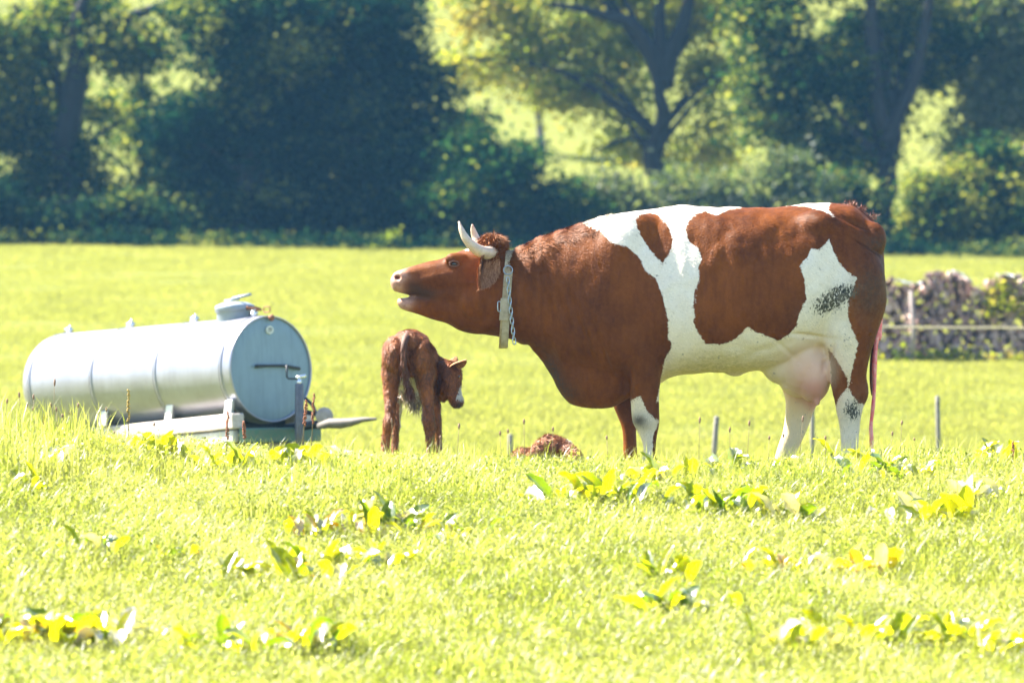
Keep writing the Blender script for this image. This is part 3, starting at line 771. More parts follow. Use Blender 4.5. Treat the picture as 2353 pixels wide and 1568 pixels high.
def mat_ear():
    m = M("ear fur"); c = m.coord(); f = m.noise(60, 4, .6, m.mapping(c, (2.2, 2.2, .22), (0, .45, 0)))
    col = m.mix(m.step(f, .34, .66), (.24, .085, .028), (.60, .30, .15)); d = m.attr('inner')  # fur lightened so that sunlight on the ear sits in its colour
    col = m.mix(m.math('MULTIPLY', d, .8), col, (.09, .035, .02))
    return m.done(m.pbr(col, .7, 0, m.bump(f, .5, .008), Specular_IOR_Level=.15))
MAT_EARF = mat_ear()
for sd in (-1, 1):
    b = cp(1138, 580, sd * .11); t = cp(1104, 662, sd * .24)
    o, V = ear(b, t, .138, (.72, sd * .68, .2), sd, .42)
    o.data.materials.clear(); o.data.materials.append(MAT_EARF)
    n = 16 * 13; s = np.repeat(np.linspace(0, 1, 16), 13); tt = np.tile(np.linspace(-1, 1, 13), 16)
    attr(o.data, 'inner', np.concatenate([np.exp(-((tt - .30) / .30) ** 2 - ((s - .28) / .30) ** 2) * 1.2, np.zeros(n)]))
    me = o.data; me.calc_loop_triangles(); bb, tr, cc = bvh_of(me)
    fl = (t - b) / np.linalg.norm(t - b)
    hm = fur(me, tr, cc, 4200, .028, .0025, lambda p: np.tile(fl, (len(p), 1)), .35, ['inner'], 8, None, .2)
    q = link("ear_hair", hm, MAT_EARF, o, sm=False); q['kind'] = 'stuff'

# tail
tp = [cp(1905, 484, 0), cp(1938, 478, 0), cp(1972, 488, .0), cp(1998, 512, 0), cp(2018, 556, .0), cp(2024, 640, .0), cp(2022, 720, .01), cp(2012, 780, .02), cp(2004, 830, .02), cp(2002, 880, .02), cp(2004, 908, .02)]
pts = bezier_pts(tp, 40); rr = np.interp(np.linspace(0, 1, 40), [0, .08, .2, .35, .6, .75, .9, 1], np.array([8, 9, 9, 9, 8, 6, 4, 2]) / K)
V, F = tube(pts, rr, 14)
MAT_TAIL = mat_simple("tail fur", (.20, .055, .022), .6, var=.5, scale=60, bump=.6)
tail = part("tail", V, F, MAT_TAIL, cow)
rt = pts[3:16] + np.array([0, 0, .02]); dr = np.tile([.35, 0, .6], (len(rt), 1))
V, F = tuft_mesh(rt - np.array([0, 0, .015]), dr, .022, .0025, 900, .45, 4)
V2, F2 = tuft_mesh([tuple(pts[6] + np.array([0, 0, .026])), tuple(pts[9] + np.array([0, 0, .026])), tuple(pts[12] + np.array([0.01, 0, .03]))], [(.3, 0, .9), (.3, 0, .9), (.5, 0, .8)], .022, .0025, 200, .3, 5)
V, F = np.vstack([V, V2]), np.vstack([F, F2 + len(V)])
q = part("tail_hair", V, F, mat_simple("tail hair", (.30, .09, .035), .6, var=.5, scale=60), tail, sm=False); q['kind'] = 'stuff'

# strand hanging from the cow after calving
m = M("birth membrane"); c = m.coord(); f = m.noise(30, 4, .6, c)
MAT_CORD = m.done(m.pbr(m.mix(m.step(f, .35, .7), (.85, .12, .17), (.90, .38, .38)), .22, 0, m.bump(m.noise(60, 4, .6, m.mapping(c, (1, 1, .3))), .5, .006), Subsurface_Weight=.1))
mb = MB()
p = bezier_pts([cp(2022, 722, -.03), cp(2012, 780, -.04), cp(2007, 840, -.045), cp(2007, 890, -.045), cp(2003, 940, -.045), cp(1999, 980, -.045), cp(2001, 1038, -.045), cp(2001, 1112, -.045)], 40)
rr = np.interp(np.linspace(0, 1, 40), [0, .12, .25, .45, .6, .8, 1], np.array([4, 6, 5.6, 4.0, 4.2, 4.8, 4.0]) / K) * (1 + .12 * np.sin(np.linspace(0, 26, 40)))
mb.add(*tube(p, rr, 12))
p = bezier_pts([cp(2024, 715, -.02), cp(2022, 745, -.02), cp(2019, 766, -.02), cp(2018, 782, -.02)], 14)
mb.add(*tube(p, np.interp(np.linspace(0, 1, 14), [0, .5, .8, 1], np.array([3, 5, 7.5, 3]) / K), 12))
o = part("birth_cord", *mb.get(), MAT_CORD, cow); o['label'] = 'long wet pink strand hanging down behind the cow'

# hooves
MAT_HOOF = mat_simple("hoof horn", (.10, .075, .055), .5, scale=30, bump=.4)
for (hx, hy) in ((1924, -.17), (1780, .18), (1478, -.16), (1437, .16)):
    mb = MB()
    for dy in (-.03, .03):
        rings = []
        for t, (rx, ry, ox) in zip(np.linspace(0, 1, 4), ((36, .029, -6), (34, .029, -4), (30, .027, 0), (27, .024, 4))):
            c = cp(hx + ox, 0, hy + dy); c[2] = cp(0, 1136, 0)[2] + t * .068; rings.append(ell_ring(c, (rx / K, 0, 0), (0, ry, 0), 16, eu=.8))
        mb.add(*rings_to_mesh(rings))
    part("hoof", *mb.get(), MAT_HOOF, cow)

# collar
def mat_strap():
    m = M("webbing strap"); c = m.coord(); w_ = m.n("ShaderNodeTexWave"); w_.inputs['Scale'].default_value = 90; m.l(c, w_.inputs[0])
    f = m.noise(25, 4, .6, c); col = m.mix(m.step(f, .35, .7), (.34, .26, .15), (.56, .44, .28))
    col = m.mix(m.step(m.noise(70, 3, .6, c), .6, .72), col, (.12, .09, .06))
    return m.done(m.pbr(col, .85, 0, m.bump(m.math('ADD', w_.outputs['Fac'], f), .4, .002)))
MAT_STRAP = mat_strap()
MAT_STRAP2 = mat_simple('stiff strap end', (.52, .45, .33), .8, 0, .35, 30, .3)
MAT_STEEL = mat_simple("zinc chain", (.42, .50, .62), .3, .9, var=.3, scale=40)
def strap(t0, t1, wid, off, n=60, th=.007, x_sh=0.):
    """band round the neck; angle 0 = top, -pi/2.. = near side"""
    rings = []
    for t in np.linspace(t0, t1, n):
        py = 682 - 102 * math.cos(t); cx = 1163.5 - 8 * (py - 682) / 100 + x_sh
        hy = .139 * math.sin(t); sag = 10 / K if math.cos(t) < -.6 else 0
        rad = np.array([0, -math.sin(t), math.cos(t)]); c = cp(cx, py, -hy) + rad * off; c[2] -= sag * max(0, (-math.cos(t) - .6) / .4)
        ww = wid / 2; xd = np.array([1, 0, -.08 if abs(math.sin(t)) > .3 else 0])
        rings.append(np.array([c - xd * ww - rad * th / 2, c + xd * ww - rad * th / 2, c + xd * ww + rad * th / 2, c - xd * ww + rad * th / 2]))
    return rings_to_mesh(rings, True)
# fit: measure the neck so that the strap lies on the coat
collar = thing("cow_collar", "worn beige webbing collar with a hanging steel chain around the cow's neck", "collar", tuple(cp(1163, 682, 0)))
part("strap", *strap(0, 2 * math.pi, .044, .010, 80), MAT_STRAP, collar, sm=False)
part("strap_overlap", *strap(math.radians(112), math.radians(163), .036, .0185, 20, .006, x_sh=3), MAT_STRAP2, collar, sm=False)
part("strap_flap", *strap(math.radians(92), math.radians(118), .045, .026, 14, .010, x_sh=-3), MAT_STRAP2, collar, sm=False)
def on_strap(px, py, off):
    ct = -(py - 682) / 102; t = math.acos(max(-1, min(1, ct))); return cp(px, py, -.139 * math.sin(t)) + np.array([0, -math.sin(t), math.cos(t)]) * off
def loop_mesh(hx, hz, r, n=24, nt=8):
    t = np.linspace(0, 2 * np.pi, n, endpoint=False); s = max(0, hz - hx)
    pts = np.stack([hx * np.cos(t), 0 * t, hx * np.sin(t) + np.sign(np.sin(t)) * s * (np.abs(np.sin(t)) > .02)], 1)
    V = []; F = []
    for i in range(n):
        a = pts[(i - 1) % n]; b = pts[(i + 1) % n]; d = b - a; d /= np.linalg.norm(d); u = np.array([0, 1., 0]); v = np.cross(d, u)
        V.append(ell_ring(pts[i], u * r, v * r, nt))
    V = np.concatenate(V)
    for i in range(n):
        for k in range(nt):
            i2 = (i + 1) % n; k2 = (k + 1) % nt; F.append((i * nt + k, i * nt + k2, i2 * nt + k2, i2 * nt + k))
    return V, F
V, F = loop_mesh(.023, .015, .0032, 28); V = V + on_strap(1167, 627, .024); part("ring", V, F, MAT_STEEL, collar)
V, F = loop_mesh(.008, .026, .003, 20); V = V + on_strap(1147, 702, .026); part("buckle", V, F, MAT_STEEL, collar)
V, F = loop_mesh(.0082, .0175, .0030, 20, 8); lm = mesh_from("chain_link", V, F); lm.materials.append(MAT_STEEL); smooth(lm)
y_out = -.139 - .03
cpts = [np.array([*on_strap(1166.5, 640, .03)])] ; 
for i in range(13):
    t = i / 12; c = cp(1166.5 + 14.5 * t ** 1.1, 645 + 138 * t, y_out - .004 * math.sin(3 * t))
    o = link("chain_link" , lm, None, collar, tuple(c - root_pos(collar)), sm=False)
    o.rotation_euler = (0, -.09, math.radians(20 + (90 if i % 2 else 0)))

# ------------------------------------------------------------------ calves
def mat_calf():
    m = M("wet calf coat"); c = m.coord(); fine = m.noise(110, 4, .7, m.mapping(c, (1, 1, .5))); big = m.noise(13, 4, .6, c)
    col = m.mix(m.step(big, .35, .65), (.13, .036, .006), (.30, .088, .014))
    col = m.mix(m.math('MULTIPLY', m.step(fine, .45, .75), .55), col, (.42, .14, .035))
    hv = m.math('ADD', 1.0, m.math('MULTIPLY', m.attr('hv'), .75)); cb = m.n('ShaderNodeCombineXYZ'); [m.l(hv, cb.inputs[i]) for i in range(3)]
    col = m.mix(1.0, col, cb.outputs[0], 'MULTIPLY')
    wf = m.step(m.math('ADD', m.attr('white'), m.math('MULTIPLY', m.math('SUBTRACT', fine, .5), 3.)), -.4, .6)
    col = m.mix(wf, col, (.66, .60, .50)); col = m.mix(m.attr('dark'), col, (.045, .028, .022))
    return m.done(m.pbr(col, .42, 0, m.bump(m.math('ADD', fine, m.noise(35, 3, .6, c)), .7, .006), Specular_IOR_Level=.35))
MAT_CALF = mat_calf()

def build_calf():
    D = 24.0; k = FOC / D
    bx = float((938 - 1176) / k); gzv = float(gz(bx, D))
    root = thing("calf", "newborn wet brown calf standing unsteadily seen from behind with head turned right", "calf", (bx, D, gzv))
    gpy = 784 - gzv * k
    def q(px, py, d=0.):
        if py > 1000: py = 1000 + (py - 1000) * (gpy - 1000) / 76.0
        return np.array([(px - 1176.0) / k, D + d, (784.0 - py) / k])
    def ring(px, py, d, rx, rz, n=24): return ell_ring(q(px, py, d), (rx / k, 0, 0), (0, 0, rz / k), n)
    def limb(rows):
        R = interp_rows([(i, *r) for i, r in enumerate(rows)], .25)
        return rings_to_mesh([ell_ring(q(r[1], r[2], r[5]), (r[3] / k * (.86 if r[2] > 930 else 1 - .14 * max(0, (r[2] - 860) / 70)), 0, 0), (0, r[4] * .9, 0), 16) for r in R])
    parts = []
    T = [(0, 940, 815, -.05, 14, 22), (1, 940, 806, -.03, 34, 40), (2, 937, 812, .02, 45, 53), (3, 938, 822, .12, 51, 62), (4, 944, 838, .25, 52, 76), (5, 950, 850, .40, 50, 78), (6, 958, 848, .52, 46, 72), (7, 966, 838, .60, 38, 54), (8, 974, 834, .64, 22, 32)]
    R = interp_rows(T, .25); parts.append(rings_to_mesh([ring(*r[1:]) for r in R]))
    parts.append(ellipsoid(q(946, 786, .02), (38 / k, .10, 27 / k)))
    for s, cx in ((-1, 905), (1, 966)): parts.append(ellipsoid(q(cx, 818, .0), (27 / k, .10, 46 / k)))
    # legs: px, py, rx px, ry m, depth
    parts.append(limb([(903, 810, 26, .09, .02), (899, 860, 22, .085, .02), (897, 905, 16.5, .058, .0), (897, 945, 14, .042, -.03), (894, 968, 15, .042, -.045), (889, 992, 11, .030, -.03), (884, 1022, 11.5, .030, -.02), (880, 1046, 14.5, .036, -.03), (878, 1066, 16, .042, -.045)]))
    parts.append(limb([(970, 820, 27, .09, .02), (975, 865, 24, .085, .02), (979, 905, 17.5, .058, .0), (983, 940, 15, .042, -.02), (985, 968, 16.5, .042, -.03), (987, 995, 12, .030, -.02), (989, 1022, 12, .030, -.02), (991, 1048, 14, .036, -.03), (992, 1068, 16, .042, -.045)]))
    parts.append(limb([(978, 860, 24, .07, .46), (992, 900, 16, .05, .47), (999, 940, 11, .036, .47), (1001, 975, 11, .036, .46), (1002, 1005, 9, .028, .47), (1003, 1045, 11, .034, .46), (1003, 1066, 13, .04, .45)]))
    parts.append(limb([(915, 860, 24, .07, .46), (911, 900, 15, .05, .47), (908, 940, 11, .036, .47), (905, 975, 11, .036, .46), (903, 1005, 9, .028, .47), (901, 1045, 11, .034, .46), (900, 1066, 13, .04, .45)]))
    # neck and head
    N = [(0, 966, 840, .50, 34, 44), (1, 985, 848, .56, 30, 40), (2, 1002, 856, .56, 27, 38), (3, 1016, 860, .52, 24, 34)]
    R = interp_rows(N, .25); parts.append(rings_to_mesh([ring(*r[1:]) for r in R]))
    H = [(0, 1020, 829, .47, 9, .03), (1, 1024, 838, .46, 22, .062), (2, 1030, 856, .45, 29, .078), (3, 1030, 880, .43, 27, .074), (4, 1033, 900, .41, 23, .056), (5, 1043, 917, .39, 19, .046), (6, 1048, 929, .38, 14.5, .040), (7, 1049, 937, .375, 8, .022)]
    R = interp_rows(H, .25); parts.append(rings_to_mesh([ell_ring(q(r[1], r[2], r[3]), (r[4] / k, 0, 0), (0, r[5], 0), 20) for r in R]))
    parts.append(ellipsoid(q(1016, 903, .43), (14 / k, .05, 20 / k)))
    me = remesh(parts, .0065, "calf_body"); lap(me, 14, None, .6)
    co = get_co(me); no = get_no(me); X = 1176 + co[:, 0] * k; Z = 784 - co[:, 2] * k; d = np.zeros(len(co)); bk = co[:, 1] < D + .18
    # tail groove, hips, matted hair relief
    d += -.014 * np.exp(-((X - 934) / 6) ** 2) * np.clip((Z - 790) / 20, 0, 1) * np.clip((895 - Z) / 20, 0, 1) * bk
    d += .010 * blob(X, Z, 905, 795, 14, 14) * bk + .010 * blob(X, Z, 972, 792, 14, 14) * bk + .008 * blob(X, Z, 940, 772, 12, 14) * bk
    from mathutils import noise as mn
    nz = np.array([mn.noise(Vector((a * 34, b * 34, c * 20))) + .5 * mn.noise(Vector((a * 80, b * 80, c * 45))) for a, b, c in co])
    d += nz * .0046
    set_co(me, co + no * d[:, None])
    co = get_co(me); X = 1176 + co[:, 0] * k; Z = 784 - co[:, 2] * k; q2 = np.stack([X, Z], 1)
    hd = co[:, 1] > D + .30
    blaze = dist_to_poly(q2, [(1056, 885), (1070, 890), (1072, 925), (1060, 921), (1046, 917), (1049, 905)])
    belly = np.where((Z > 866) & (X > 912) & (X < 962) & (np.abs(co[:, 1] - D - .25) < .24), 8., -20)
    wv = np.maximum(np.where(hd, blaze, -20), belly)
    attr(me, 'white', np.clip(wv, -20, 20)); attr(me, 'dark', np.clip(np.where(hd, blob(X, Z, 1052, 932, 17, 10), 0), 0, 1) * .9)
    bb, tr, cc = bvh_of(me)
    def fl(p):
        z = 784 - p[:, 2] * k; f = np.zeros_like(p); f[:, 2] = -1; f[:, 0] = .35 * np.sin(p[:, 2] * 45 + p[:, 0] * 60); f[:, 1] = .3 * np.sin(p[:, 2] * 70); return f
    hm = fur(me, tr, cc, 52000, .020, .0024, fl, .42, ['white', 'dark'], 9, None, .35)
    p0 = root_pos(root); shift(me, p0); shift(hm, p0)
    link("body", me, MAT_CALF, root); h = link("coat_hair", hm, MAT_CALF, root, sm=False); h['kind'] = 'stuff'
    # belly tuft
    V, F = tuft_mesh([q(940, 915, .2), q(950, 925, .2), q(932, 905, .2), q(955, 930, .24)], [(0, -.3, -1)] * 4, .055, .003, 500, .45, 3, droot=.018)
    h = part("belly_hair", V, F, mat_simple("belly hair", (.38, .27, .17), .5, var=.7, scale=30), root, sm=False); h['kind'] = 'stuff'
    # tail
    tp = bezier_pts([q(938, 768, -.03), q(930, 786, -.105), q(928, 820, -.125), (q(931, 855, -.115)), q(937, 882, -.10), q(946, 903, -.095)], 30)
    V, F = tube(tp, np.interp(np.linspace(0, 1, 30), [0, .3, .75, 1], np.array([9, 7.5, 6.5, 2.5]) / k), 12)
    t = part("tail", V, F, mat_simple("wet tail fur", (.12, .034, .008), .6, var=.5, scale=70, bump=.7), root)
    V, F = tuft_mesh([tuple(x) for x in tp[6:]], [(.15, -.2, -1)] * 24, .045, .003, 900, .25, 12, droot=.008)
    h = part("tail_hair", V, F, mat_simple("wet tail hair", (.16, .045, .011), .5, var=.5, scale=50), t, sm=False); h['kind'] = 'stuff'
    # ears
    def cear(b, t, wd, nrm):
        o, V = ear(b, t, wd, nrm, 1); o.data.materials.clear(); o.data.materials.append(MAT_EARF); o.parent = root
        set_co(o.data, V - p0); n = 16 * 13; s = np.repeat(np.linspace(0, 1, 16), 13); tt = np.tile(np.linspace(-1, 1, 13), 16)
        attr(o.data, 'inner', np.concatenate([np.exp(-(tt / .4) ** 2 - ((s - .3) / .3) ** 2), np.zeros(n)]))
    cear(q(1032, 850, .41), q(1070, 829, .34), .062, (.25, -.6, -.75))
    cear(q(1024, 846, .51), q(1046, 822, .60), .06, (.4, .6, -.5))
    V, F = ellipsoid(q(1052, 866, .395), (.008, .009, .010), 14, 10); part("eye", V, F, MAT_EYE, root)
    V, F = ellipsoid(q(1052, 866, .505), (.008, .009, .010), 14, 10); part("eye", V, F, MAT_EYE, root)
    for hx, hd_ in ((877, -.05), (992, -.05), (1003, .44), (900, .44)):
        mb = MB()
        for dx in (-6.5, 6.5):
            rings = []
            for t_, (r_, ry) in zip(np.linspace(0, 1, 4), ((8.5, .030), (8.2, .029), (7.2, .026), (6.5, .022))):
                c = q(hx + dx, 1076, hd_); c[2] += t_ * .034; rings.append(ell_ring(c, (r_ / k, 0, 0), (0, ry, 0), 12))
            mb.add(*rings_to_mesh(rings))
        part("hoof", *mb.get(), MAT_HOOF, root)
build_calf()

def build_lying_calf():
    D = 22.95; k = FOC / D; bx = (1252 - 1176) / k; g0 = float(gz(bx, D)); gy = 784 - g0 * k
    root = thing("lying_calf", "newborn brown and white calf lying low in the grass between standing calf and cow", "calf", (bx, D, g0))
    def q(px, py, d=0.):
        py = py - 9 if py < 1075 else py
        return np.array([(px - 1176.0) / k, D + d, (784.0 - py) / k])
    parts = []
    T = [(0, 1222, 1062, 0, 6, 8), (1, 1232, 1048, .02, .06 * k, 22), (2, 1252, 1046, .06, .10 * k, 36), (3, 1275, 1048, .10, .12 * k, 37), (4, 1300, 1054, .13, .12 * k, 33), (5, 1320, 1064, .14, .10 * k, 24), (6, 1332, 1074, .15, .05 * k, 12)]
    R = interp_rows(T, .25); parts.append(rings_to_mesh([ell_ring(q(r[1], r[2], r[3]), (0, r[4] / k, 0), (0, 0, r[5] / k), 20) for r in R]))
    # neck and head resting to the left
    H = [(0, 1240, 1056, -.02, .05, 20), (1, 1222, 1064, -.05, .045, 17), (2, 1205, 1056, -.06, .055, 19), (3, 1190, 1056, -.06, .05, 17), (4, 1178, 1062, -.06, .04, 12), (5, 1169, 1068, -.06, .03, 8)]
    R = interp_rows(H, .25); parts.append(rings_to_mesh([ell_ring(q(r[1], r[2], r[3]), (0, r[4], 0), (0, 0, r[5] / k), 20) for r in R]))
    parts.append(tube(bezier_pts([q(1240, 1040, -.06), q(1226, 1052, -.11), q(1216, 1072, -.13), q(1232, 1084, -.14), q(1262, 1088, -.15)], 20), np.interp(np.linspace(0, 1, 20), [0, .5, 1], [.036, .026, .02]), 12))
    parts.append(tube(bezier_pts([q(1300, 1050, .02), q(1318, 1062, -.04), q(1300, 1082, -.08), q(1272, 1088, -.1)], 20), np.interp(np.linspace(0, 1, 20), [0, .5, 1], [.05, .032, .02]), 12))
    me = remesh(parts, .006, "lying_calf"); lap(me, 10, None, .6)
    co = get_co(me); no = get_no(me)
    from mathutils import noise as mn
    nz = np.array([mn.noise(Vector((a * 45, b * 45, c * 40))) for a, b, c in co]); set_co(me, co + no * (nz * .006)[:, None])
    co = get_co(me); X = 1176 + co[:, 0] * k; Z = 784 - co[:, 2] * k; q2 = np.stack([X, Z], 1)
    wv = np.maximum(dist_to_poly(q2, [(1292, 1004), (1326, 1008), (1338, 1030), (1318, 1024), (1300, 1014)]), dist_to_poly(q2, [(1196, 1064), (1222, 1060), (1220, 1090), (1194, 1090)]))
    attr(me, 'white', np.clip(wv, -20, 20)); attr(me, 'dark', blob(X, Z, 1185, 1050, 7, 5) * .5)
    bb, tr, cc = bvh_of(me)
    hm = fur(me, tr, cc, 9000, .022, .003, lambda p: np.stack([.8 + 0 * p[:, 0], -.3 + 0 * p[:, 0], .5 * np.sin(p[:, 0] * 90)], 1), .7, ['white', 'dark'], 19, None, .45)
    p0 = root_pos(root); shift(me, p0); shift(hm, p0)
    link("body", me, MAT_CALF, root); h = link("coat_hair", hm, MAT_CALF, root, sm=False); h['kind'] = 'stuff'
    o, V = ear(q(1206, 1048, -.09), q(1226, 1040, -.13), .045, (-.2, -.9, .4), 1); o.data.materials.clear(); o.data.materials.append(MAT_EARF); o.parent = root; set_co(o.data, V - p0)
    attr(o.data, 'inner', np.zeros(len(V)))
build_lying_calf()

# ------------------------------------------------------------------ water tank
def mat_galv(name="galvanised steel", tint=(.50, .53, .56), rough=.36, metal=.85, sc=1.0, stv=.35):
    m = M(name); c = m.coord(); v = m.n("ShaderNodeTexVoronoi"); v.inputs['Scale'].default_value = 26 * sc; m.l(c, v.inputs['Vector'])
    f = m.noise(5, 5, .6, c); st = m.noise(9, 4, .7, m.mapping(c, (3.2, 3.2, .18)))
    bright = m.math('MULTIPLY', m.n_sep(v.outputs['Color']), .22) if hasattr(m, 'n_sep') else m.math('MULTIPLY', v.outputs['Distance'], .12)
    col = m.mix(m.step(f, .3, .7), tuple(x * .80 for x in tint), tint)
    col = m.mix(m.math('MULTIPLY', m.step(st, .50, .72), stv), col, tuple(x * .62 for x in tint))
    col = m.mix(bright, col, tuple(x * .75 for x in tint))
    r = m.math('ADD', m.math('MULTIPLY', f, .22), rough - .08)
    return m.done(m.pbr(col, r, metal, m.bump(m.noise(7, 3, .5, c), .06, .02)))
MAT_GALV = mat_galv("galvanised steel", (.37, .375, .44), .38, .62)
MAT_FACE = mat_galv("end plate steel", (.21, .30, .38), .5, .25, stv=.7)  # darker bluish tint carries the sky shade on this end of the tank
MAT_HATCH = mat_galv("hatch steel", (.28, .33, .38), .5, .35)  # steel tint darkened to paint in the shade on the hatch
MAT_RUST = mat_simple("rusty iron", (.30, .12, .06), .75, .2, .45, 60, .5)
MAT_DARK = mat_simple("dark iron", (.055, .06, .07), .5, .5, .4, 40, .3)
MAT_POSTM = mat_simple("jack tube paint", (.11, .115, .15), .42, .5, .3, 30, .1)
MAT_CHROME = mat_simple("bare bright steel", (.75, .77, .8), .25, .95, .1, 30)
MAT_WOOD = M("weathered beam wood"); _c = MAT_WOOD.coord(); _f = MAT_WOOD.noise(14, 6, .7, MAT_WOOD.mapping(_c, (.5, 3.5, 6)))
MAT_WOOD = MAT_WOOD.done(MAT_WOOD.pbr(MAT_WOOD.mix(MAT_WOOD.step(_f, .3, .7), (.36, .31, .28), (.60, .54, .50)), .85, 0, MAT_WOOD.bump(_f, .6, .01)))
MAT_GREEN = mat_simple("faded green paint", (.06, .16, .12), .6, .1, .4, 30, .2, var_col=(.12, .16, .12))

TD = 33.0
def build_tank():
    A = P(623, 847, TD); B = P(160, 882, 34.66); ax = (B - A); L = np.linalg.norm(ax); ax /= L
    R = 122.5 * TD / FOC; rt = np.cross(ax, [0, 0, 1]); rt /= np.linalg.norm(rt); up = np.cross(rt, ax)
    gx, gy = A[0], A[1]
    root = thing("water_tank", "galvanised cylindrical livestock water tank lying on wooden beams in the meadow left of the calf", "water tank", (float((A[0] + B[0]) / 2), float((A[1] + B[1]) / 2), float(gz((A[0] + B[0]) / 2, (A[1] + B[1]) / 2))))
    Rm = np.stack([ax, rt, up], 1)            # local x along the axis away from the face
    def q(s, a, b): return A + ax * s + rt * a + up * b     # along, sideways, up
    n = 72
    def ring(s, r, n=n): return ell_ring(q(s, 0, 0), rt * r, up * r, n)
    # shell with a rolled end lip in front and a domed end behind
    prof = [(.012, R - .012), (0.0, R - .012), (-.004, R - .005), (0., R), (.02, R)] + [(s, R) for s in np.linspace(.06, L + .02, 26)]
    prof += [(L + .02 + .20 * math.sin(t), R * (.30 + .70 * math.cos(t)) if t < 1.57 else .30 * R) for t in np.linspace(.12, 1.5, 10)] + [(L + .225, .12 * R), (L + .228, .004)]
    V, F = rings_to_mesh([ring(s, r) for s, r in prof], False)
    part("shell", V, F, MAT_GALV, root)
    # end plate, slightly dished
    pr = [(.012, R - .012), (.008, R * .93), (.004, R * .7), (.002, R * .35), (.001, .002)]
    V, F = rings_to_mesh([ring(s, r) for s, r in pr], False)
    part("end_plate", V, F, MAT_FACE, root)
    for s in (.105, .105 + (L - .105) * .333, .105 + (L - .105) * .667, L):
        V, F = rings_to_mesh([ring(s - .009, R - .001), ring(s - .008, R + .006), ring(s + .008, R + .006), ring(s + .009, R - .001)], False)
        part("hoop", V, F, MAT_GALV, root)
        V, F = rings_to_mesh([ring(s + .0095, R - .0005), ring(s + .010, R + .003), ring(s + .019, R + .003), ring(s + .0195, R - .0005)], False)
        part("hoop_joint", V, F, MAT_DARK, root)
    for s in (.105 + (L - .105) * .333, .105 + (L - .105) * .667, L, .18):
        mb = MB().add(*box(q(s, 0, R + .022), (.07, .016, .036), Rm)).add(*box(q(s, 0.018, R + .024), (.03, .036, .026), Rm))
        V, F = loop_mesh(.011, .014, .004, 14, 6); V = V @ Rm.T + q(s - .02, 0, R + .042); mb.add(V, F)
        part("lug", *mb.get(), MAT_CHROME, root)
    # hatch
    hc = .37; z0 = R - .05
    def hr(r, z): return ell_ring(q(hc, 0, z), ax * r, rt * r, 40)
    V, F = rings_to_mesh([hr(.128, z0), hr(.128, R + .045), hr(.131, R + .05)], False); hat = part("hatch_neck", V, F, MAT_HATCH, root)
    V, F = rings_to_mesh([hr(.129, R + .046), hr(.138, R + .046), hr(.139, R + .085), hr(.130, R + .093), hr(.09, R + .110), hr(.04, R + .118), hr(.002, R + .12)], False)
    lid = part("hatch_lid", V, F, MAT_HATCH, root)
    mb = MB().add(*box(q(hc + .03, 0, R + .132), (.20, .02, .014), np.stack([ax * .97 + rt * .2, rt, up], 1)))
    part("lid_bar", *mb.get(), MAT_HATCH, lid)
    V, F = tube([q(hc + .05, 0, R + .125), q(hc - .01, -.02, R + .140), q(hc - .21, -.03, R + .156)], .0105, 8); part("lid_lever", V, F, MAT_HATCH, lid)
    # latch
    mb = MB().add(*box(q(.225, 0, R + .066), (.03, .028, .026), Rm)).add(*tube([q(.22, 0, R + .07), q(.14, 0, R + .062), q(.09, 0, R + .046)], .010, 8)).add(*tube([q(.19, .012, R + .05), q(.13, .012, R + .045)], .007, 6))
    latch = part("latch", *mb.get(), MAT_RUST, root)
    V, F = loop_mesh(.020, .036, .0045, 20, 8); Rl = np.stack([-up, rt, ax], 1); V = V @ Rl.T + q(.025, 0, R + .044); part("latch_loop", V, F, MAT_RUST, latch)
    V, F = ellipsoid(q(-.022, 0, R - .016), (.022, .022, .024), 14, 10); part("padlock", V, F, MAT_RUST, latch)
    mb = MB().add(*box(q(.17, 0, R + .015), (.028, .03, .03), Rm)); part("latch_foot", *mb.get(), MAT_CHROME, latch)
    # maker's badge: oval plate with raised letters too small to read
    s0 = -.004
    bc = q(s0, -.004, R * .733)
    V, F = rings_to_mesh([ell_ring(bc + ax * .006, rt * .036, up * .031, 8), ell_ring(bc - ax * .002, rt * .035, up * .030, 8)]); bd = part("badge", V, F, mat_simple("badge enamel", (.55, .58, .55), .4, .2, .2, 60), root, sm=False)
    mb = MB()
    for r_, (zz, ww) in enumerate(((.012, .030), (.002, .044), (-.009, .034))):
        for i in range(6): mb.add(*box(bc + up * zz + rt * (ww * (i - 2.5) / 6) - ax * .0035, (.002, ww / 9, .0045), Rm))
    part("badge_lettering", *mb.get(), MAT_DARK, bd, sm=False)
    # rod across the end plate and jack crank
    def fp(px, py, off=.02):     # point on the end plate seen at px,py
        d = P(px, py, 1.0); d = d / d[1]; t = (A @ ax) / (d @ ax); return d * t - ax * off
    V, F = tube([fp(584, 841), fp(612, 840), fp(650, 840), fp(684, 847)], [.013, .009, .010, .012], 8); part("rod", V, F, MAT_DARK, root)
    JP = P(688, 900, 32.75)
    jack = thing("jack_post", "dark steel jack stand with a silver handle in front of the tank end plate", "jack stand", (float(JP[0]), float(JP[1]), float(gz(JP[0], JP[1]))))
    x0, y0 = JP[0], JP[1]
    def j(px, py, dy=0.): return P(px, py, 32.75) + np.array([0, dy, 0])
    gzz = float(gz(x0, y0))
    V, F = tube([(x0 + .01, y0, gzz - .05), j(688, 990), j(687.5, 884), j(687.5, 880)], [.034, .033, .030, .026], 18); part("tube", V, F, MAT_POSTM, jack)
    V, F = tube([j(687.5, 884), j(687, 876), j(687.5, 868)], [.019, .016, .012], 12); part("inner_tube", V, F, MAT_CHROME, jack)
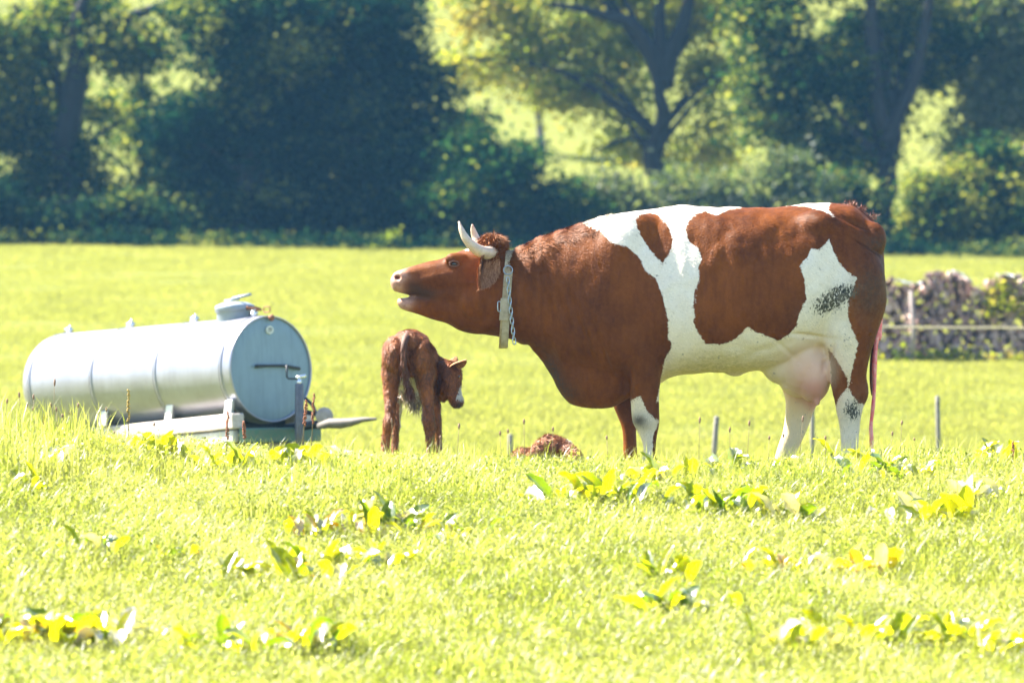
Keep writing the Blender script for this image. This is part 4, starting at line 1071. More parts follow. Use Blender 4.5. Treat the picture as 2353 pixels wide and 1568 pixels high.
    V, F = tube([j(680, 867), j(688, 866), j(703, 862)], [.011, .012, .012], 10); part("handle", V, F, MAT_CHROME, jack)
    V, F = tube([j(686, 870), j(662, 869), j(659, 866), j(658.5, 838)], .007, 8); part("crank", V, F, MAT_DARK, jack)
    # frame: beams, saddles, cross members
    def beam(name, p0, p1, h, w_, mat):
        d = p1 - p0; l = np.linalg.norm(d); d /= l; s = np.cross([0, 0, 1], d); s /= np.linalg.norm(s); u = np.cross(d, s)
        V, F = box((p0 + p1) / 2, (l, w_, h), np.stack([d, s, u], 1), bev=.008); return part(name, V, F, mat, root, sm=False)
    for sd in (1, -1):
        p0 = q(.06, sd * -.26, -R - .005); p1 = q(L * .98, sd * -.26, -R - .02)
    fr = P(548, 966, 32.72); bk = P(200, 1002, 34.2)
    beam("timber_beam", fr, bk, .105, .10, MAT_WOOD)
    sh = rt * .62
    beam("timber_beam", fr + sh, bk + sh, .105, .10, MAT_WOOD)
    beam("frame_rail", fr + np.array([-.02, .02, -.105]), bk + np.array([0, 0, -.11]), .085, .05, mat_simple("pale frame paint", (.62, .60, .58), .6, .1, .2, 20, .1))
    beam("frame_rail", fr + sh + np.array([-.02, .02, -.105]), bk + sh + np.array([0, 0, -.11]), .085, .05, MAT_DARK)
    beam("cross_member", fr + sh * -.02 + np.array([0.03, -.02, -.10]), fr + sh * 1.1 + np.array([0.03, -.02, -.10]), .10, .06, MAT_GREEN)
    beam("cross_member", fr + ax * .9 + np.array([0, 0, -.11]), fr + ax * .9 + sh + np.array([0, 0, -.11]), .08, .06, MAT_DARK)
    beam("axle_box", fr + ax * .25 + sh * .02 + np.array([0, 0, -.02]), fr + ax * .25 + sh + np.array([0, 0, -.02]), .12, .10, MAT_DARK)
    for px, py, s in ((527, 936, .115), (391, 947, .115 + (L - .115) * .35), (241, 961, .115 + (L - .115) * .69)):
        c = P(px, py, TD + .73 * s - .24)
        V, F = box(c, (.075, .11, .11), np.stack([ax, np.array([0, 1., 0]) * .8 + rt * .2, up * .95 + ax * -.25], 1), bev=.004); part("saddle", V, F, MAT_CHROME if False else mat_simple("white saddle paint", (.78, .78, .80), .45, .2, .1, 20), root, sm=False)
    # brick-like foundation pads so that the rig rests on the ground
    for s in (.3, L * .8):
        for o_ in (0, 1):
            c = fr + ax * s + sh * o_; gzv = float(gz(c[0], c[1])); top = c[2] - .155
            if top - gzv > .01:
                V, F = box((c[0], c[1], (top + gzv) / 2 - .02), (.16, .16, top - gzv + .05), None, bev=.006); part("support_block", V, F, MAT_WOOD, root, sm=False)
    # drawbar and coupling
    db = MB().add(*tube([P(702, 915, 32.95), P(716, 928, 32.9), P(726, 948, 32.85), P(738, 956, 32.8)], .012, 8)).add(*tube([P(700, 945, 33.0), P(722, 950, 32.9), P(742, 958, 32.8)], [.018, .016, .02], 8)).add(*tube([P(640, 985, 33.1), P(700, 978, 32.95), P(760, 970, 32.8)], .03, 8))
    part("drawbar", *db.get(), MAT_DARK, root)
    c = P(745, 955, 32.75); t = np.linspace(0, 2 * np.pi, 24, endpoint=False)
    V, F = rings_to_mesh([ell_ring(c + np.array([0, dy, 0]), (r_, 0, 0), (0, 0, r_), 24) for dy, r_ in ((-.025, .022), (-.024, .052), (-.012, .060), (.012, .060), (.024, .052))]); part("jockey_wheel", V, F, mat_simple("dusty rubber", (.36, .32, .31), .7, 0, .3, 30, .2), root)
    rows = [(728, 979, .035, .02), (755, 972, .05, .034), (780, 972, .045, .036), (808, 969, .04, .030), (835, 963, .03, .018), (862, 962, .014, .010), (866, 962, .006, .004)]
    V, F = rings_to_mesh([ell_ring(P(a, b, 32.6 + (a - 728) * -.002), (0, y_, 0), (0, 0, z_), 14) for a, b, y_, z_ in rows]); part("coupling", V, F, mat_simple("worn coupling", (.13, .115, .10), .7, .1, .35, 30, .2), root)
build_tank()

# ------------------------------------------------------------------ fence posts and tape
MAT_STAKE = mat_simple("grey weathered stake", (.26, .24, .21), .85, 0, .4, 25, .6)
for (px, top, d, r, lean, lab) in ((1172, 996, 41, .024, .00, "short dark stub of a fence post between the standing calf and the cow"), (1646, 955, 39, .024, .008, "round grey fence post behind the gap under the cow's belly"),
                             (1866, 930, 39.5, .020, .0, "grey fence post beside the cow's far hind leg"), (2153, 909, 40.5, .021, -.004, "lone slim fence post right of the cow")):
    t = P(px, top, d); g0 = float(gz(t[0], d)); root = thing("fence_post", lab, "fence post", (float(t[0]), d, g0), "posts of the low pasture fence behind the crest")
    V, F = tube([(t[0] - lean * 3, d, g0 - .1), (t[0] - lean * 2, d, (g0 + t[2]) / 2), (t[0], d, t[2] - .012), (t[0], d, t[2])], [r, r * .97, r * .92, r * .6], 14); part("stake", V, F, MAT_STAKE, root)
    mb = MB().add(*ellipsoid((t[0], d - r * 1.1, t[2] - .06), (.010, .012, .012), 8, 6)); part("insulator", *mb.get(), MAT_DARK, root)
MAT_TAPE = mat_simple("electric fence tape", (.68, .58, .38), .7, 0, .25, 40)
for (x0, y0, x1, y1, d, r, lab) in ((1500, 742, 2700, 758, 52, .011, "pale electric fence rope stretched in front of the firewood stacks"), (-250, 633, 1500, 672, 78, .007, "thin pale fence line far across the meadow on the left")):
    pts = [P(x0 + (x1 - x0) * t, y0 + (y1 - y0) * t + 6 * math.sin(t * 9.42) ** 2 * .3, d) for t in np.linspace(0, 1, 24)]
    V, F = tube(pts, r, 6); o = link("fence_rope", mesh_from("fence_rope", V, F), MAT_TAPE); tag(o, lab, "fence rope")

# ------------------------------------------------------------------ firewood
def mat_logend(name, a, b):
    m = M(name); c = m.coord(); f = m.noise(9, 5, .65, c); r = m.n("ShaderNodeObjectInfo").outputs['Random']
    col = m.mix(m.step(f, .35, .65), a, b); col = m.mix(m.math('MULTIPLY', r, .6), col, (.30, .20, .18)); return m.done(m.pbr(col, .85, 0, m.bump(m.noise(50, 4, .7, c), .5, .01)))
LOGM = [mat_logend("split wood pale", (.50, .36, .32), (.66, .50, .44)), mat_logend("split wood brown", (.33, .19, .16), (.44, .28, .24)), mat_logend("bark grey", (.23, .16, .15), (.34, .25, .25))]
def log_mesh(kind, r):
    n = 7; a = np.sort(r.uniform(0, 2 * np.pi, n) * .25 + np.linspace(0, 2 * np.pi, n, endpoint=False) * 1.0)
    rad = r.uniform(.75, 1.1, n)
    if kind: a = np.array([0, .5, 1.0, 1.5, 2.1, 3.2, 4.8]); rad = np.array([1.1, 1.15, 1.1, 1.05, .9, .55, .6]) * r.uniform(.9, 1.1, 7)
    rings = [np.stack([rad * np.cos(a) * k, np.full(n, y), rad * np.sin(a) * k], 1) for y, k in ((-.5, .94), (-.48, 1.), (.48, .98), (.5, .92))]
    return rings_to_mesh(rings)
_r = np.random.default_rng(5)
LOGS = []
for mi, mt in enumerate(LOGM):
    for kd in (0, 1, 1):
        V, F = log_mesh(kd, _r); me = mesh_from("log", V, F); me.materials.append(mt); LOGS.append(me)
def wood_stack(px0, px1, prof, d, lab, pick, seed):
    r = np.random.default_rng(seed); k = FOC / d; cx = (px0 + px1) / 2; x = (cx - 1176) / k; g0 = float(gz(x, d))
    root = thing("firewood_stack", lab, "firewood stack", (x, d, g0), "firewood stacks behind the pasture")
    rr = .047; row = 0; z = g0 + rr * .6; 
    while True:
        xs = px0 + (rr * k) * (1 if row % 2 else 0); any_ = False
        while xs < px1:
            top = np.interp(xs, [a for a, b in prof], [b for a, b in prof]); pz = 784 - z * k
            if pz > top:
                any_ = True; o = bpy.data.objects.new("log", LOGS[pick(r, (pz - top))]); COL.objects.link(o); o.parent = root
                s = rr * r.uniform(.8, 1.22); o.location = ((xs - 1176) / k - x + r.normal(0, .010), r.normal(0, .035), z - g0 + r.normal(0, .008)); o.scale = (s * r.uniform(.85, 1.25), r.uniform(.32, .42), s * r.uniform(.85, 1.25))
                o.rotation_euler = (r.normal(0, .10), r.uniform(0, 6.28), r.normal(0, .14))
            xs += rr * 1.86 * k * r.uniform(.92, 1.08)
        z += rr * 1.62; row += 1
        if not any_ or row > 40: break
    return root
pk = lambda lo: (lambda r, dep: int(r.choice(9, p=[.12, .12, .12, .14, .14, .14, .08, .07, .07])) if dep > lo else int(r.choice([3, 4, 5, 3, 4, 0, 6])))
wood_stack(1950, 2092, [(1950, 652), (2030, 646), (2060, 650), (2092, 662)], 60, "low firewood stack with pale split ends directly behind the cow's tail", pk(30), 1)
wood_stack(2094, 2246, [(2094, 660), (2112, 650), (2140, 625), (2170, 620), (2200, 628), (2226, 648), (2246, 668)], 60.4, "firewood stack with the highest rounded peak in the middle of the row", pk(60), 2)
wood_stack(2248, 2440, [(2248, 660), (2280, 636), (2330, 634), (2370, 640), (2440, 660)], 60.2, "flat topped firewood stack at the right edge of the picture with weeds growing over it", pk(60), 3)
# stake and covers
t = P(2096, 668, 59.5); g0 = float(gz(t[0], 59.5)); V, F = tube([(t[0], 59.5, g0 - .1), (t[0] + .01, 59.5, (g0 + t[2]) / 2), (t[0] - .02, 59.5, t[2])], [.032, .03, .026], 10)
o = link("stake", mesh_from("stake", V, F), mat_simple("pale peeled stake", (.34, .28, .26), .8, 0, .3, 12)); tag(o, "pale upright wooden stake leaning against the firewood stacks", "stake")
def cover(pts, d, lab, dep=.36):
    n = len(pts); top = []
    for j in range(5):
        for i, (a, b) in enumerate(pts): p = P(a, b, d - .2 + dep * j / 4); p[2] += .012 * math.sin(i * 2.1 + j * 1.3); top.append(p)
    top = np.array(top); V = np.vstack([top, top - np.array([0, 0, .012])]); m = len(top); F = []
    for j in range(4):
        for i in range(n - 1):
            a = j * n + i; F.append((a, a + 1, a + n + 1, a + n)); F.append((m + a, m + a + n, m + a + n + 1, m + a + 1))
    for i in range(n - 1): F.append((i, m + i, m + i + 1, i + 1)); a = 4 * n + i; F.append((a, a + 1, m + a + 1, m + a))
    for j in range(4):
        for e in (0, n - 1): a = j * n + e; F.append((a, a + n, m + a + n, m + a))
    o = link("cover_sheet", mesh_from("cover_sheet", V, F), MAT_SHEET); tag(o, lab, "cover sheet")
MAT_SHEET = mat_simple("pale cover sheet", (.50, .50, .60), .35, .3, .3, 14)
cover([(2052, 646), (2062, 642), (2076, 646), (2092, 650), (2106, 652), (2116, 648)], 60.0, "pale sheet of tin lying on the low firewood stack next to the peak")
cover([(2188, 622), (2200, 624), (2212, 630), (2224, 640), (2234, 648)], 60.0, "pale sheet sloping down the right flank of the peaked firewood stack")
cover([(2288, 632), (2300, 629), (2316, 630), (2328, 633)], 60.0, "small pale sheet on top of the right firewood stack")

# ------------------------------------------------------------------ trees
def leafcloud(ells, n, size, seed, drop=.3, clump=.30, per=26, shell=.55, tint=(.5, .22), aspect=.55, hang=0.0):
    """leaves gathered in clumps through ellipsoids (centre, radii); returns V, F, tint per vertex"""
    r = np.random.default_rng(seed); vol = np.array([e[3] * e[4] * e[5] for e in ells]) ** (2 / 3); pr = vol / vol.sum(); nc = max(8, n // per)
    k = r.choice(len(ells), nc, p=pr); E = np.array([e[:6] for e in ells])[k]
    u = r.normal(0, 1, (nc, 3)); u /= np.linalg.norm(u, axis=1)[:, None]; rad = np.where(r.uniform(0, 1, nc) < shell, r.uniform(.78, 1.06, nc), r.uniform(.2, .95, nc) ** .7)
    C = E[:, :3] + u * rad[:, None] * E[:, 3:6]; ct = r.normal(0, .4, nc) + r.normal(0, .75, len(ells))[k]
    cs = clump * r.uniform(.5, 1.5, nc)
    j = np.repeat(np.arange(nc), per); m = len(j)
    p = C[j] + r.normal(0, 1, (m, 3)) * (cs[j])[:, None] * np.array([1, 1, .6 + hang])
    nrm = r.normal(0, 1, (m, 3)) + np.array([0, -.0, .9]); nrm /= np.linalg.norm(nrm, axis=1)[:, None]
    a = np.cross(nrm, r.normal(0, 1, (m, 3))); a /= np.linalg.norm(a, axis=1)[:, None]; b = np.cross(nrm, a); s = size * r.uniform(.55, 1.35, m)
    a *= s[:, None]; b *= (s * aspect)[:, None]; f = nrm * (s * .12)[:, None]
    V = np.stack([p - a * .5, p + b * .5 + f, p + a * .5, p - b * .5 + f], 1).reshape(-1, 3)
    F = ((np.arange(m) * 4)[:, None, None] + np.array([(0, 1, 2), (0, 2, 3)])[None]).reshape(-1, 3)
    t = np.clip(tint[0] + ct[j] * tint[1] + r.normal(0, tint[1] * .6, m), 0, 1)
    return V, F, np.repeat(t, 4), C

LEAF = {
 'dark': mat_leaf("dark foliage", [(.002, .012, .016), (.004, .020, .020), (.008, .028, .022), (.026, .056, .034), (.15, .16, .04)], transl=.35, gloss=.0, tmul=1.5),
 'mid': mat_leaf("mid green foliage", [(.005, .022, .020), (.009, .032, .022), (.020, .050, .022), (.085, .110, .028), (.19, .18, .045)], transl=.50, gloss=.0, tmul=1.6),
 'light': mat_leaf("yellow green foliage", [(.08, .11, .02), (.13, .155, .022), (.19, .185, .025), (.26, .20, .07)], transl=.55, gloss=.0, tmul=1.9),
 'pale': mat_leaf("greyish willow foliage", [(.05, .075, .045), (.08, .105, .055), (.11, .13, .07), (.17, .17, .11)], transl=.40, gloss=.01, tmul=1.4),
}
def mat_bark(name, a, b):
    m = M(name); c = m.coord(); f = m.noise(7, 6, .7, m.mapping(c, (3, 3, .6)))
    return m.done(m.pbr(m.mix(m.step(f, .35, .7), a, b), .9, 0, m.bump(f, .8, .03)))
BARK = mat_bark("dark bark", (.012, .011, .013), (.030, .026, .027))
BARKP = mat_bark("pale bark", (.18, .15, .13), (.34, .29, .26))

def tree(name, label, cat, trunk_px, d, ells_px, n, size, leaf, seed, trunk_r=.18, limbs=(), bark=BARK, group=None, clump=.3, shell=.55, tint=(.5, .22), depth=1.0, auto=9, hang=0., trunk_top=None, per=26, front=0., frag=9):
    """ells_px: (px, py, rx, ry) in picture units at distance d plus optional depth offset and depth radius"""
    k = FOC / d; bx = (trunk_px - 1176) / k; g0 = float(gz(bx, d))
    root = thing(name, label, cat, (bx, d, g0), group)
    ells = []
    for e in ells_px:
        px, py, rx, ry = e[:4]; dy = e[4] if len(e) > 4 else 0.; rd = e[5] if len(e) > 5 else min(rx, ry) / k * depth
        c = P(px, py, d); ells.append((c[0], d + dy, c[2], rx / k, rd, ry / k))
    rf = np.random.default_rng(seed + 7); sub_ = []
    for e in ells:
        for _ in range(frag):
            u = rf.normal(0, 1, 3); u /= np.linalg.norm(u); rr_ = rf.uniform(.35, .82); c3 = np.array(e[:3]) + u * rr_ * np.array(e[3:6]); sc = rf.uniform(.26, .50); sub_.append((*c3, *(np.array(e[3:6]) * sc * np.array([1.15, 1, .8]))))
    ells_all = sub_ if frag else ells
    V, F, t, C = leafcloud(ells_all, n, size, seed, clump=clump, shell=shell, tint=tint, hang=hang, per=per)
    keep = V[:, 2].reshape(-1, 4).min(1) > gz(V[::4, 0], V[::4, 1]) - .02
    vm = np.repeat(keep, 4); idx = np.cumsum(vm) - 1; fk = np.repeat(keep, 2); F = idx[F[fk]]; V = V[vm]; t = t[vm]
    me = mesh_from("crown", V - root_pos(root), F); attr(me, 'tint', t); link("crown", me, LEAF[leaf], root, sm=False)
    r = np.random.default_rng(seed + 100)
    top = max(e[2] + e[5] * .5 for e in ells) if trunk_top is None else P(trunk_px, trunk_top, d)[2]
    z = np.linspace(g0 - .2, top, 9); wob = np.cumsum(r.normal(0, trunk_r * .35, 9)); wob -= wob[0]
    pts = np.stack([bx + wob, d - front + np.cumsum(r.normal(0, trunk_r * .3, 9)), z], 1); rad = trunk_r * np.array([1.5, 1.08, 1., .94, .86, .76, .64, .48, .25])
    V, F = tube(bezier_pts(pts, 26), np.interp(np.linspace(0, 1, 26), np.linspace(0, 1, 9), rad), 12); tr = part("trunk", V, F, bark, root)
    for lp, r0, r1 in limbs:
        q = [P(l[0], l[1], d - front) for l in lp]
        V, F = tube(bezier_pts(q, 18), np.linspace(r0, r1, 18) , 10); part("limb", V, F, bark, root)
    mb = MB()
    sel = C[r.choice(len(C), min(len(C), auto * 3), replace=False)]
    for c_ in sel[:auto]:
        if c_[2] < g0 + .3: continue
        zb = g0 + (c_[2] - g0) * r.uniform(.35, .7); i = int(np.clip(np.searchsorted(z, zb), 1, 8)); p0 = pts[i]
        L = np.linalg.norm(c_ - p0); m1 = p0 + (c_ - p0) * .5 + np.array([0, 0, .12 * L]); rr0 = min(trunk_r * .45, .02 + .02 * L)
        V, F = tube(bezier_pts([p0, m1, c_], 8), np.linspace(rr0, rr0 * .3, 8), 6); part("branch", V, F, bark, root)
    return root

# left edge: broad tree with lit leaves
tree("broadleaf_tree", "broadleaf tree at the far left with a dark forked trunk and pale sunlit leaves", "tree", 165, 94,
     [(30, 120, 110, 130), (20, 300, 100, 110), (200, 20, 150, 60), (300, 110, 110, 60, -.5), (150, 430, 110, 110, 0), (40, 470, 90, 90), (260, 480, 90, 80), (110, 230, 60, 60, 1.2), (230, 240, 60, 40, 1.2)],
     26000, .15, 'mid', 21, .27, limbs=[([(170, 260), (200, 130), (280, 50), (380, 10), (470, -40)], .17, .06), ([(165, 300), (130, 180), (80, 90), (30, 10)], .14, .05), ([(170, 220), (175, 90), (190, -60)], .16, .1)], tint=(.55, .36), clump=.26, front=.3)
tree("broadleaf_tree", "pale yellow leaved tree glowing between the left tree and the dark conifers", "tree", 330, 99,
     [(330, 240, 70, 70), (340, 360, 60, 80), (290, 130, 70, 50), (380, 450, 50, 70), (230, 330, 60, 50)], 4200, .15, 'mid', 22, .12, tint=(.6, .3), shell=.4)
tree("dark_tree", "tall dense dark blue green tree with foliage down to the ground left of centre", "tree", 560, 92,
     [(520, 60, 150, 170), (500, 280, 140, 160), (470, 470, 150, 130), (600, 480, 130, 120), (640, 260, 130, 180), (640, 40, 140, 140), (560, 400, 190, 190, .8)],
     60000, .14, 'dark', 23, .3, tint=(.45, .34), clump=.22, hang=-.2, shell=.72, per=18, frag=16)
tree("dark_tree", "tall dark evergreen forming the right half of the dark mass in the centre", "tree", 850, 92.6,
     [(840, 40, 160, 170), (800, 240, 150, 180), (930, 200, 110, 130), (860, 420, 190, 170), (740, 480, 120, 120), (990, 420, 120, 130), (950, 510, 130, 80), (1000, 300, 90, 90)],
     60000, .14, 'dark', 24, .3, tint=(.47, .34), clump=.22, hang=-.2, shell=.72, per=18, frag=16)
tree("tall_shrub", "dark rounded shrub with lit leaf tips standing right behind the cow's horns", "shrub", 1120, 89.5,
     [(1110, 400, 110, 120), (1090, 520, 100, 80), (1180, 500, 90, 100), (1040, 480, 80, 110)], 17000, .13, 'mid', 25, .07, tint=(.44, .34), clump=.2, shell=.75)
tree("tall_shrub", "lower dark shrub between the cow's horns and the back of its neck", "shrub", 1285, 89.8,
     [(1270, 470, 90, 90), (1330, 530, 80, 80), (1240, 560, 90, 60)], 11000, .13, 'mid', 26, .06, tint=(.38, .3), clump=.2, shell=.75)
tree("oak_tree", "sunlit yellow green oak with a dark trunk forking above the cow's shoulder", "oak", 1530, 97,
     [(1130, 30, 130, 90, .4), (1120, 150, 90, 60, .6), (1290, 100, 150, 100, .5), (1400, 200, 120, 110, .6), (1450, 60, 160, 110, .8), (1280, 210, 80, 50, .7), (1440, 330, 80, 70, .6), (1620, 40, 120, 90, .4), (1640, 200, 110, 90, .3), (1420, -80, 300, 100), (1620, 330, 90, 70, .5)],
     22000, .16, 'light', 27, .24, limbs=[([(1525, 210), (1495, 120), (1452, 55), (1400, 40), (1340, 22), (1260, 10)], .20, .05), ([(1525, 200), (1545, 110), (1572, 50), (1590, -60)], .20, .12), ([(1528, 180), (1515, 60), (1520, -60)], .17, .1), ([(1520, 330), (1440, 318), (1360, 350)], .06, .02), ([(1525, 290), (1600, 210), (1680, 150)], .08, .03)],
     tint=(.55, .3), clump=.3, shell=.3, trunk_top=170, front=.7, depth=.8)
tree("oak_tree", "shady dark green tree with a thick straight trunk above the cow's rump", "oak", 2040, 93.5,
     [(1780, 60, 120, 100), (1880, 180, 130, 120), (1760, 240, 110, 90), (1930, 330, 120, 90, .4), (2010, 100, 110, 110, .8), (2100, 30, 90, 90, .6), (2110, 150, 60, 60, .8), (1850, 330, 110, 70), (1900, -70, 240, 90), (2030, 250, 60, 70, .9), (2180, 90, 60, 60, .6)],
     34000, .15, 'mid', 28, .24, limbs=[([(2035, 330), (2060, 270), (2095, 200), (2120, 90), (2140, -30)], .16, .09), ([(2030, 300), (2012, 200), (2000, 60), (2010, -50)], .16, .1), ([(2030, 380), (1960, 300), (1900, 240), (1860, 120)], .1, .04)],
     tint=(.54, .34), clump=.27, shell=.45, trunk_top=280, front=.5)
tree("willow_tree", "greyish pale leaved tree filling the upper right corner", "tree", 2300, 95,
     [(2210, 150, 80, 70), (2260, 230, 90, 90), (2310, 90, 100, 110), (2380, 250, 90, 150), (2220, 330, 70, 50), (2400, 40, 110, 100), (2250, 10, 120, 70)],
     24000, .15, 'pale', 29, .2, tint=(.75, .3), clump=.25, shell=.6)
tree("hazel_bush", "loose yellow green bush in the gap right of the straight trunk", "bush", 2120, 90,
     [(2110, 470, 60, 80), (2150, 530, 70, 60), (2200, 480, 50, 70), (2100, 570, 60, 35)], 9000, .13, 'mid', 31, .05, tint=(.62, .36), clump=.2, shell=.6)
tree("hazel_bush", "dark bush with yellow flecks at the right end of the tree line", "bush", 2290, 90.5,
     [(2260, 400, 90, 70), (2300, 520, 80, 90), (2380, 470, 70, 120), (2240, 550, 60, 50), (2230, 470, 40, 50)], 13000, .13, 'mid', 32, .07, tint=(.5, .36), clump=.2, shell=.6)
tree("hazel_bush", "grey green bush behind the cow's withers under the forked oak", "bush", 1480, 90.4,
     [(1420, 480, 80, 90), (1500, 520, 90, 70), (1560, 450, 70, 80), (1390, 560, 90, 50), (1600, 540, 80, 60)], 10000, .13, 'pale', 33, .06, tint=(.5, .3), clump=.22, shell=.55)
tree("hazel_bush", "dark green bush behind the middle of the cow's back", "bush", 1720, 90.2,
     [(1680, 450, 70, 70), (1760, 520, 90, 70), (1850, 470, 80, 70), (1800, 400, 60, 50), (1900, 540, 80, 60)], 9500, .13, 'pale', 34, .06, tint=(.42, .3), clump=.22, shell=.55)
tree("hazel_bush", "bright green bush beside the straight trunk over the cow's hips", "bush", 1960, 90.9,
     [(1950, 470, 50, 60), (1985, 520, 22, 40), (1930, 430, 40, 40)], 5000, .13, 'mid', 35, .05, tint=(.6, .36), clump=.2, shell=.5)
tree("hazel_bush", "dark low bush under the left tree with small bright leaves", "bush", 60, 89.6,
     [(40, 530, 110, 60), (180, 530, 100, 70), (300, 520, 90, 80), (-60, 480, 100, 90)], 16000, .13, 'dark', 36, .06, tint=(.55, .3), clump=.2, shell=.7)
tree("elder_sprout", "small bright green sprout at the foot of the dark trees", "sprout", 880, 88.6, [(880, 560, 24, 24), (905, 548, 14, 12)], 500, .09, 'light', 37, .02, tint=(.25, .2), clump=.12, auto=3, per=12)
tree("slim_tree", "slim bare trunk standing on the bright slope between the dark mass and the oak", "tree", 1247, 112,
     [(1230, 140, 60, 50), (1275, 200, 40, 30), (1200, 210, 50, 30)], 1500, .15, 'pale', 38, .085, bark=mat_bark("grey bark", (.10, .085, .085), (.17, .15, .15)), tint=(.5, .3), auto=4)
tree("side_tree", "dark tree standing beyond the left edge of the picture", "tree", -330, 93, [(-330, 100, 240, 260), (-330, 420, 240, 160)], 16000, .17, 'mid', 61, .25, group=None)
tree("side_tree", "dark tree standing beyond the right edge of the picture", "tree", 2700, 94, [(2700, 100, 240, 260), (2700, 420, 240, 170)], 16000, .17, 'mid', 62, .25, group=None)
# light stem near the right edge
g = P(2335, 480, 91); gv = float(gz(g[0], 91)); V, F = tube(bezier_pts([(g[0] - .25, 91, gv - .1), (g[0] - .1, 91, gv + .7), (g[0] + .05, 91, gv + 1.3), (g[0] + .3, 91, gv + 2.3)], 16), np.linspace(.09, .05, 16), 10)
V2, F2 = tube(bezier_pts([(g[0] - .1, 91, gv + .7), (g[0] - .35, 91, gv + 1.2), (g[0] - .4, 91, gv + 1.9)], 10), np.linspace(.05, .03, 10), 8)
mb = MB().add(V, F).add(V2, F2); o = link("birch_stem", mesh_from("birch_stem", *mb.get()), BARKP); tag(o, "pale leaning stem at the right end of the tree line", "tree stem")

# hillside wood closing the view
def far_wood():
    V = []; F = []; T = []; n0 = 0; r = np.random.default_rng(77)
    for row, (y, n, h) in enumerate(((150, 26, 7), (166, 26, 9), (185, 24, 11))):
        for i in range(n):
            x = (i - n / 2 + r.uniform(-.3, .3)) * (5.2 + row * .8); y_ = y + r.uniform(-5, 5); g = float(gz(x, y_)); hh = h * r.uniform(.7, 1.25)
            if row == 0 and r.uniform() < .45: continue
            e = [(x, y_, g + hh * .55, hh * .36, hh * .36, hh * .5), (x + r.uniform(-1, 1), y_, g + hh * .3, hh * .42, hh * .38, hh * .3)]
            v, f, t, _ = leafcloud(e, 1900, .42, int(r.integers(1e6)), clump=.55, shell=.7, tint=(r.uniform(.3, .75), .25), per=14)
            V.append(v); F.append(f + n0); T.append(t); n0 += len(v)
    me = mesh_from("hillside_wood", np.vstack(V), np.vstack(F)); attr(me, 'tint', np.concatenate(T)); o = link("hillside_wood", me, LEAF['mid'], sm=False)
    o['kind'] = 'stuff'; o['label'] = "hazy wood covering the hillside behind the tree line"
far_wood()
# undergrowth fringe at the foot of the trees
ee = [(x, 88.2 + RNG.uniform(-.4, .6), float(gz(x, 88.2)) + .12, RNG.uniform(.3, .8), .35, RNG.uniform(.05, .17)) for x in np.arange(-16, 16, .55)]
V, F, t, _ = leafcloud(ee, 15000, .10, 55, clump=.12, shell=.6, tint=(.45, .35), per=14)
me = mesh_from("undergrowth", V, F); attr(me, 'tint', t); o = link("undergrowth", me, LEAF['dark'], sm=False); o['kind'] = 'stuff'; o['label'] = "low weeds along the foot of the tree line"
# weeds at and over the wood stacks
ee = [((px - 1176) * 59.4 / FOC, 59.55, float(gz((px - 1176) * 59.4 / FOC, 59.4)) + .07, .14, .08, RNG.uniform(.03, .08)) for px in range(1960, 2460, 34)]
ee += [((2310 - 1176) * 59.8 / FOC, 59.85, (784 - 680) * 59.8 / FOC, .22, .1, .22), ((2270 - 1176) * 59.8 / FOC, 59.85, (784 - 690) * 59.8 / FOC, .1, .1, .22), ((2380 - 1176) * 59.8 / FOC, 59.85, (784 - 720) * 59.8 / FOC, .25, .1, .2)]
V, F, t, _ = leafcloud(ee, 1000, .07, 57, clump=.07, shell=.6, tint=(.55, .35), per=12)
me = mesh_from("weeds", V, F); attr(me, 'tint', t); o = link("weeds", me, LEAF['light'], sm=False); o['kind'] = 'stuff'; o['label'] = "weeds growing along and over the firewood stacks"

# ------------------------------------------------------------------ dock plants in the grass
def mat_dock(name, a, b, spot, tr=.5, gl=.5):
    m = M(name); c = m.coord(); f = m.noise(22, 5, .65, c); r = m.n("ShaderNodeObjectInfo").outputs['Random']
    col = m.mix(m.step(f, .35, .65), a, b); col = m.mix(m.math('MULTIPLY', m.step(m.noise(30, 4, .7, c), .58, .66), .8), col, spot)
    d = m.n("ShaderNodeBsdfDiffuse"); m.l(col, d.inputs[0]); t = m.n("ShaderNodeBsdfTranslucent"); m.l(m.mix(1., col, (2.4, 2.3, .5), 'MULTIPLY'), t.inputs[0])
    x = m.n("ShaderNodeMixShader"); x.inputs[0].default_value = tr; m.l(d.outputs[0], x.inputs[1]); m.l(t.outputs[0], x.inputs[2])
    g = m.n("ShaderNodeBsdfGlossy"); g.inputs['Roughness'].default_value = .33; nb = m.bump(m.noise(40, 3, .6, c), .5, .01); m.l(nb, g.inputs['Normal']); m.l(nb, d.inputs['Normal'])
    y = m.n("ShaderNodeMixShader"); fr = m.n("ShaderNodeFresnel"); m.l(m.math('MULTIPLY', fr.outputs[0], gl * .45, clamp=True), y.inputs[0]); m.l(x.outputs[0], y.inputs[1]); m.l(g.outputs[0], y.inputs[2])
    return m.done(y.outputs[0])
DM = {'g': mat_dock("dock leaf green", (.12, .17, .010), (.18, .21, .012), (.20, .17, .03), .6), 'd': mat_dock("dock leaf deep green", (.06, .11, .010), (.10, .15, .012), (.05, .07, .01)),
      'y': mat_dock("dock leaf yellow", (.24, .27, .008), (.31, .31, .010), (.25, .17, .02), .6), 'o': mat_dock("dock leaf orange", (.33, .20, .015), (.30, .24, .02), (.30, .10, .02)),
      'w': mat_dock("dock leaf dead with glare", (.42, .38, .32), (.58, .54, .48), (.45, .38, .30), .25, .4)}  # whiteness paints glare onto dead leaves
